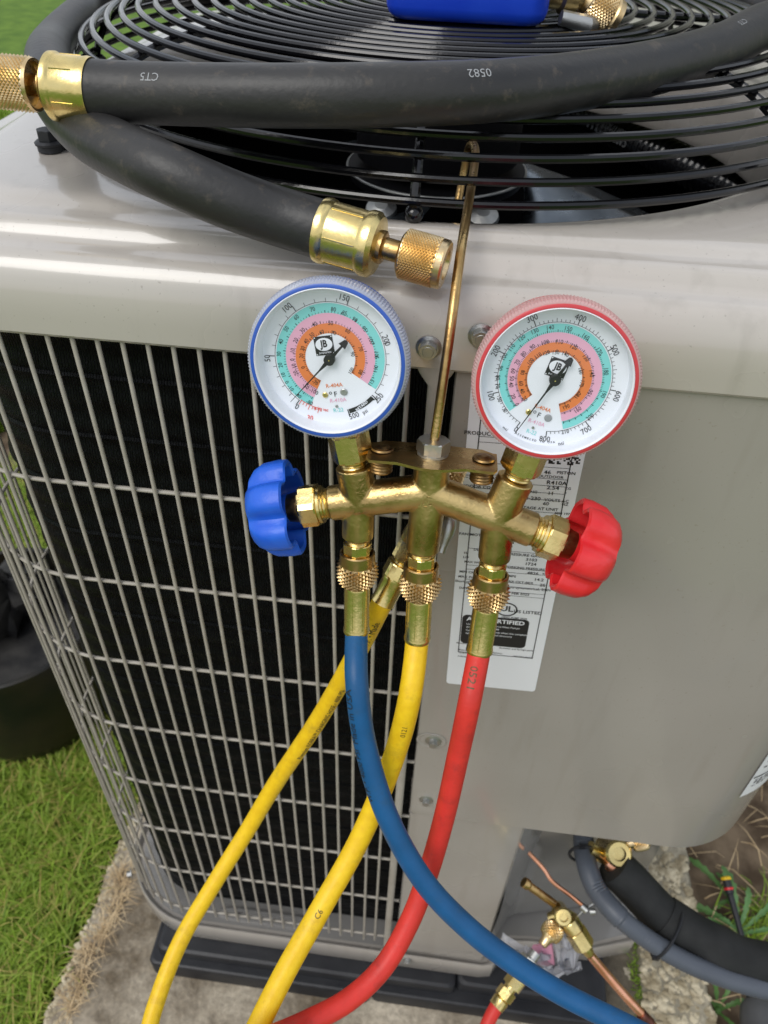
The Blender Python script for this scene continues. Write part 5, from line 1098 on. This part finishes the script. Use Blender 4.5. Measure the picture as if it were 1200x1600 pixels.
charging_hose(*couplings[1], [(0.26037, -0.11091, -0.17027), (0.2527, -0.12591, -0.22691), (0.23469, -0.15692, -0.28237), (0.21369, -0.19304, -0.31312), (0.19621, -0.22905, -0.32907), (0.18523, -0.25769, -0.33743), (0.17579, -0.29266, -0.338), (.16, -.42, -.5), (.15, -.6, -.95), (.3, -.9, -1.02)], .0072, m_yel_h,
    'yellow charging hose screwed to the centre port of the manifold', [('0121', .0048, (0.25767, -0.11719, -0.19509), .2, True), ('C6', .0055, (0.21447, -0.19236, -0.31245), .1, True)])
charging_hose(*couplings[2], [(0.29805, -0.11131, -0.1656), (0.29548, -0.12334, -0.21342), (0.29112, -0.14133, -0.27075), (0.2843, -0.16288, -0.30924), (0.27544, -0.18499, -0.33309), (0.26003, -0.21026, -0.35227), (0.23937, -0.23091, -0.3582), (0.21345, -0.24915, -0.35337), (0.18298, -0.27895, -0.30833), (.02, -.30, -.5), (-.1, -.5, -.9), (.1, -.8, -1.02)], .0071, m_red_h,
    'red charging hose screwed to the right port of the manifold', [('0521', .0070, (0.29505, -0.10934, -0.14502), -.2, False)])
# yellow hose with ball valve hanging behind the manifold
vc = [V(q) for q in ((0.26926, -0.03311, -0.05394), (0.26443, -0.03899, -0.07809), (0.25071, -0.04859, -0.10547), (0.24446, -0.05432, -0.11878), (0.23622, -0.06427, -0.1381))]
h5 = thing('charging_hose', vc[4], 'yellow charging hose with brass ball valve end hanging diagonally behind the manifold', 'hose')
mb = MB(); ax_ = (vc[1]-vc[0]).normalized(); mb.knurl(vc[0]-ax_*.008, ax_, lambda t_: (t_*.018, .0098), 22, 14, .0010); mb.lathe([(-.009, .006), (-.008, .0098)], vc[0], ax_, 24); mb.lathe([(.010, .0098), (.012, .007), (.02, .007)], vc[0], ax_, 24); mb.build('knurled_nut', m_brass3, h5)
mb = MB(); mb.tube(spline([vc[0]+ax_*.014, vc[1], vc[1].lerp(vc[2], .45)], .003), .0085, 24); ax_ = (vc[2]-vc[1]).normalized(); mb.hexn(vc[1].lerp(vc[2], .15), ax_, .020, .0120, rot=.2); mb.build('ball_valve', m_brass, h5)
ax_ = (vc[4]-vc[2]).normalized(); mb = MB(); mb.hexn(vc[2]-ax_*.008, ax_, .014, .0105, rot=.5); threads(mb, vc[2]+ax_*.006, ax_, .004, .0078, 2); mb.hexn(vc[2]+ax_*.0095, ax_, .010, .0108, rot=.1); mb.build('hex_adapter', m_brass2, h5)
mb = MB(); q_ = vc[2]+ax_*.0195; l_ = (vc[4]-q_).length; mb.lathe([(0, .0088), (.002, .0088), (.004, .0080), (l_-.002, .0080), (l_, .0084)], q_, ax_, 32, cap=(False, False)); mb.build('ferrule', m_brass2, h5)
mb = MB(); lv = [V((0.27426, -0.03817, -0.07217)), V((0.27255, -0.04884, -0.08695)), V((0.2701, -0.05488, -0.09648))]
mb.tube(spline(lv, .004), [.0030+.0022*math.sin(i*.5)**2 for i in range(len(spline(lv, .004)))], 12); mb.lathe([(-.002, .0055), (.003, .0055)], lv[0], EN, 20); mb.build('valve_lever', m_steel, h5)
pp = spline([vc[4]-ax_*.01, vc[4], (0.22008, -0.06063, -0.19556), (0.19103, -0.06438, -0.27954), (0.15296, -0.07822, -0.36636), (0.12881, -0.09878, -0.41698), (0.10565, -0.13139, -0.45111), (0.08333, -0.17327, -0.48065), (0.07336, -0.21941, -0.50121), (0.07178, -0.26049, -0.51695), (.02, -.34, -.6), (.0, -.6, -1.0), (-.1, -.9, -1.03)], .005)
tb = MB().tube(pp, .0071, 28).build('hose', m_yel_h, h5); mb = MB()
letter(mb, 'PSI W.P. • Made', .0066, pp, .0071, (0.22788, -0.06033, -0.17346), .45, True); mb.build('lettering', m_ink, tb); mb = MB(); letter(mb, 'Premium KOBRA™ CHARGING HOSE • 4000 PSI', .0056, pp, .0071, (0.19029, -0.06614, -0.28143), .75, True, 0, .82); mb.build('lettering', m_ink, tb)
# red hose end on the service valve
r_a, r_b = V((0.4293, -0.05475, -0.71793)), V((0.38754, -0.10745, -0.74252)); ax_ = (r_b-r_a).normalized(); L_ = (r_b-r_a).length
h6 = thing('charging_hose', r_b, 'red hose end with brass swivel coupled to the service valve under the blue hose', 'hose')
mb = MB(); mb.lathe([(0, .0062), (L_*.12, .0062), (L_*.13, .010)], r_a, ax_, 20); mb.hexn(r_a+ax_*L_*.13, ax_, .017, .0125, rot=.3); mb.lathe([(.028, .0085), (L_*.48, .0085)], r_a, ax_, 20); mb.build('steel_swivel', m_steel, h6)
mb = MB(); mb.hexn(r_a+ax_*L_*.45, ax_, .014, .0118, rot=.1); mb.lathe([(L_*.45+.014, .007), (L_*.45+.019, .007)], r_a, ax_, 20); mb.hexn(r_a+ax_*(L_*.45+.018), ax_, .011, .0108, rot=.6); mb.build('hex_adapter', m_brass2, h6)
mb = MB(); mb.lathe([(L_*.45+.029, .0075), (L_*.45+.031, .0092), (L_, .0086), (L_+.001, .009)], r_a, ax_, 24, cap=(False, False)); mb.build('ferrule', m_brass2, h6)
MB().tube(spline([r_b-ax_*.01, r_b, (0.37755, -0.12613, -0.75188), (0.36361, -0.16792, -0.77467), (.30, -.30, -1.0), (.1, -.7, -1.03)], .006), .0075, 20).build('hose', m_red_h, h6)
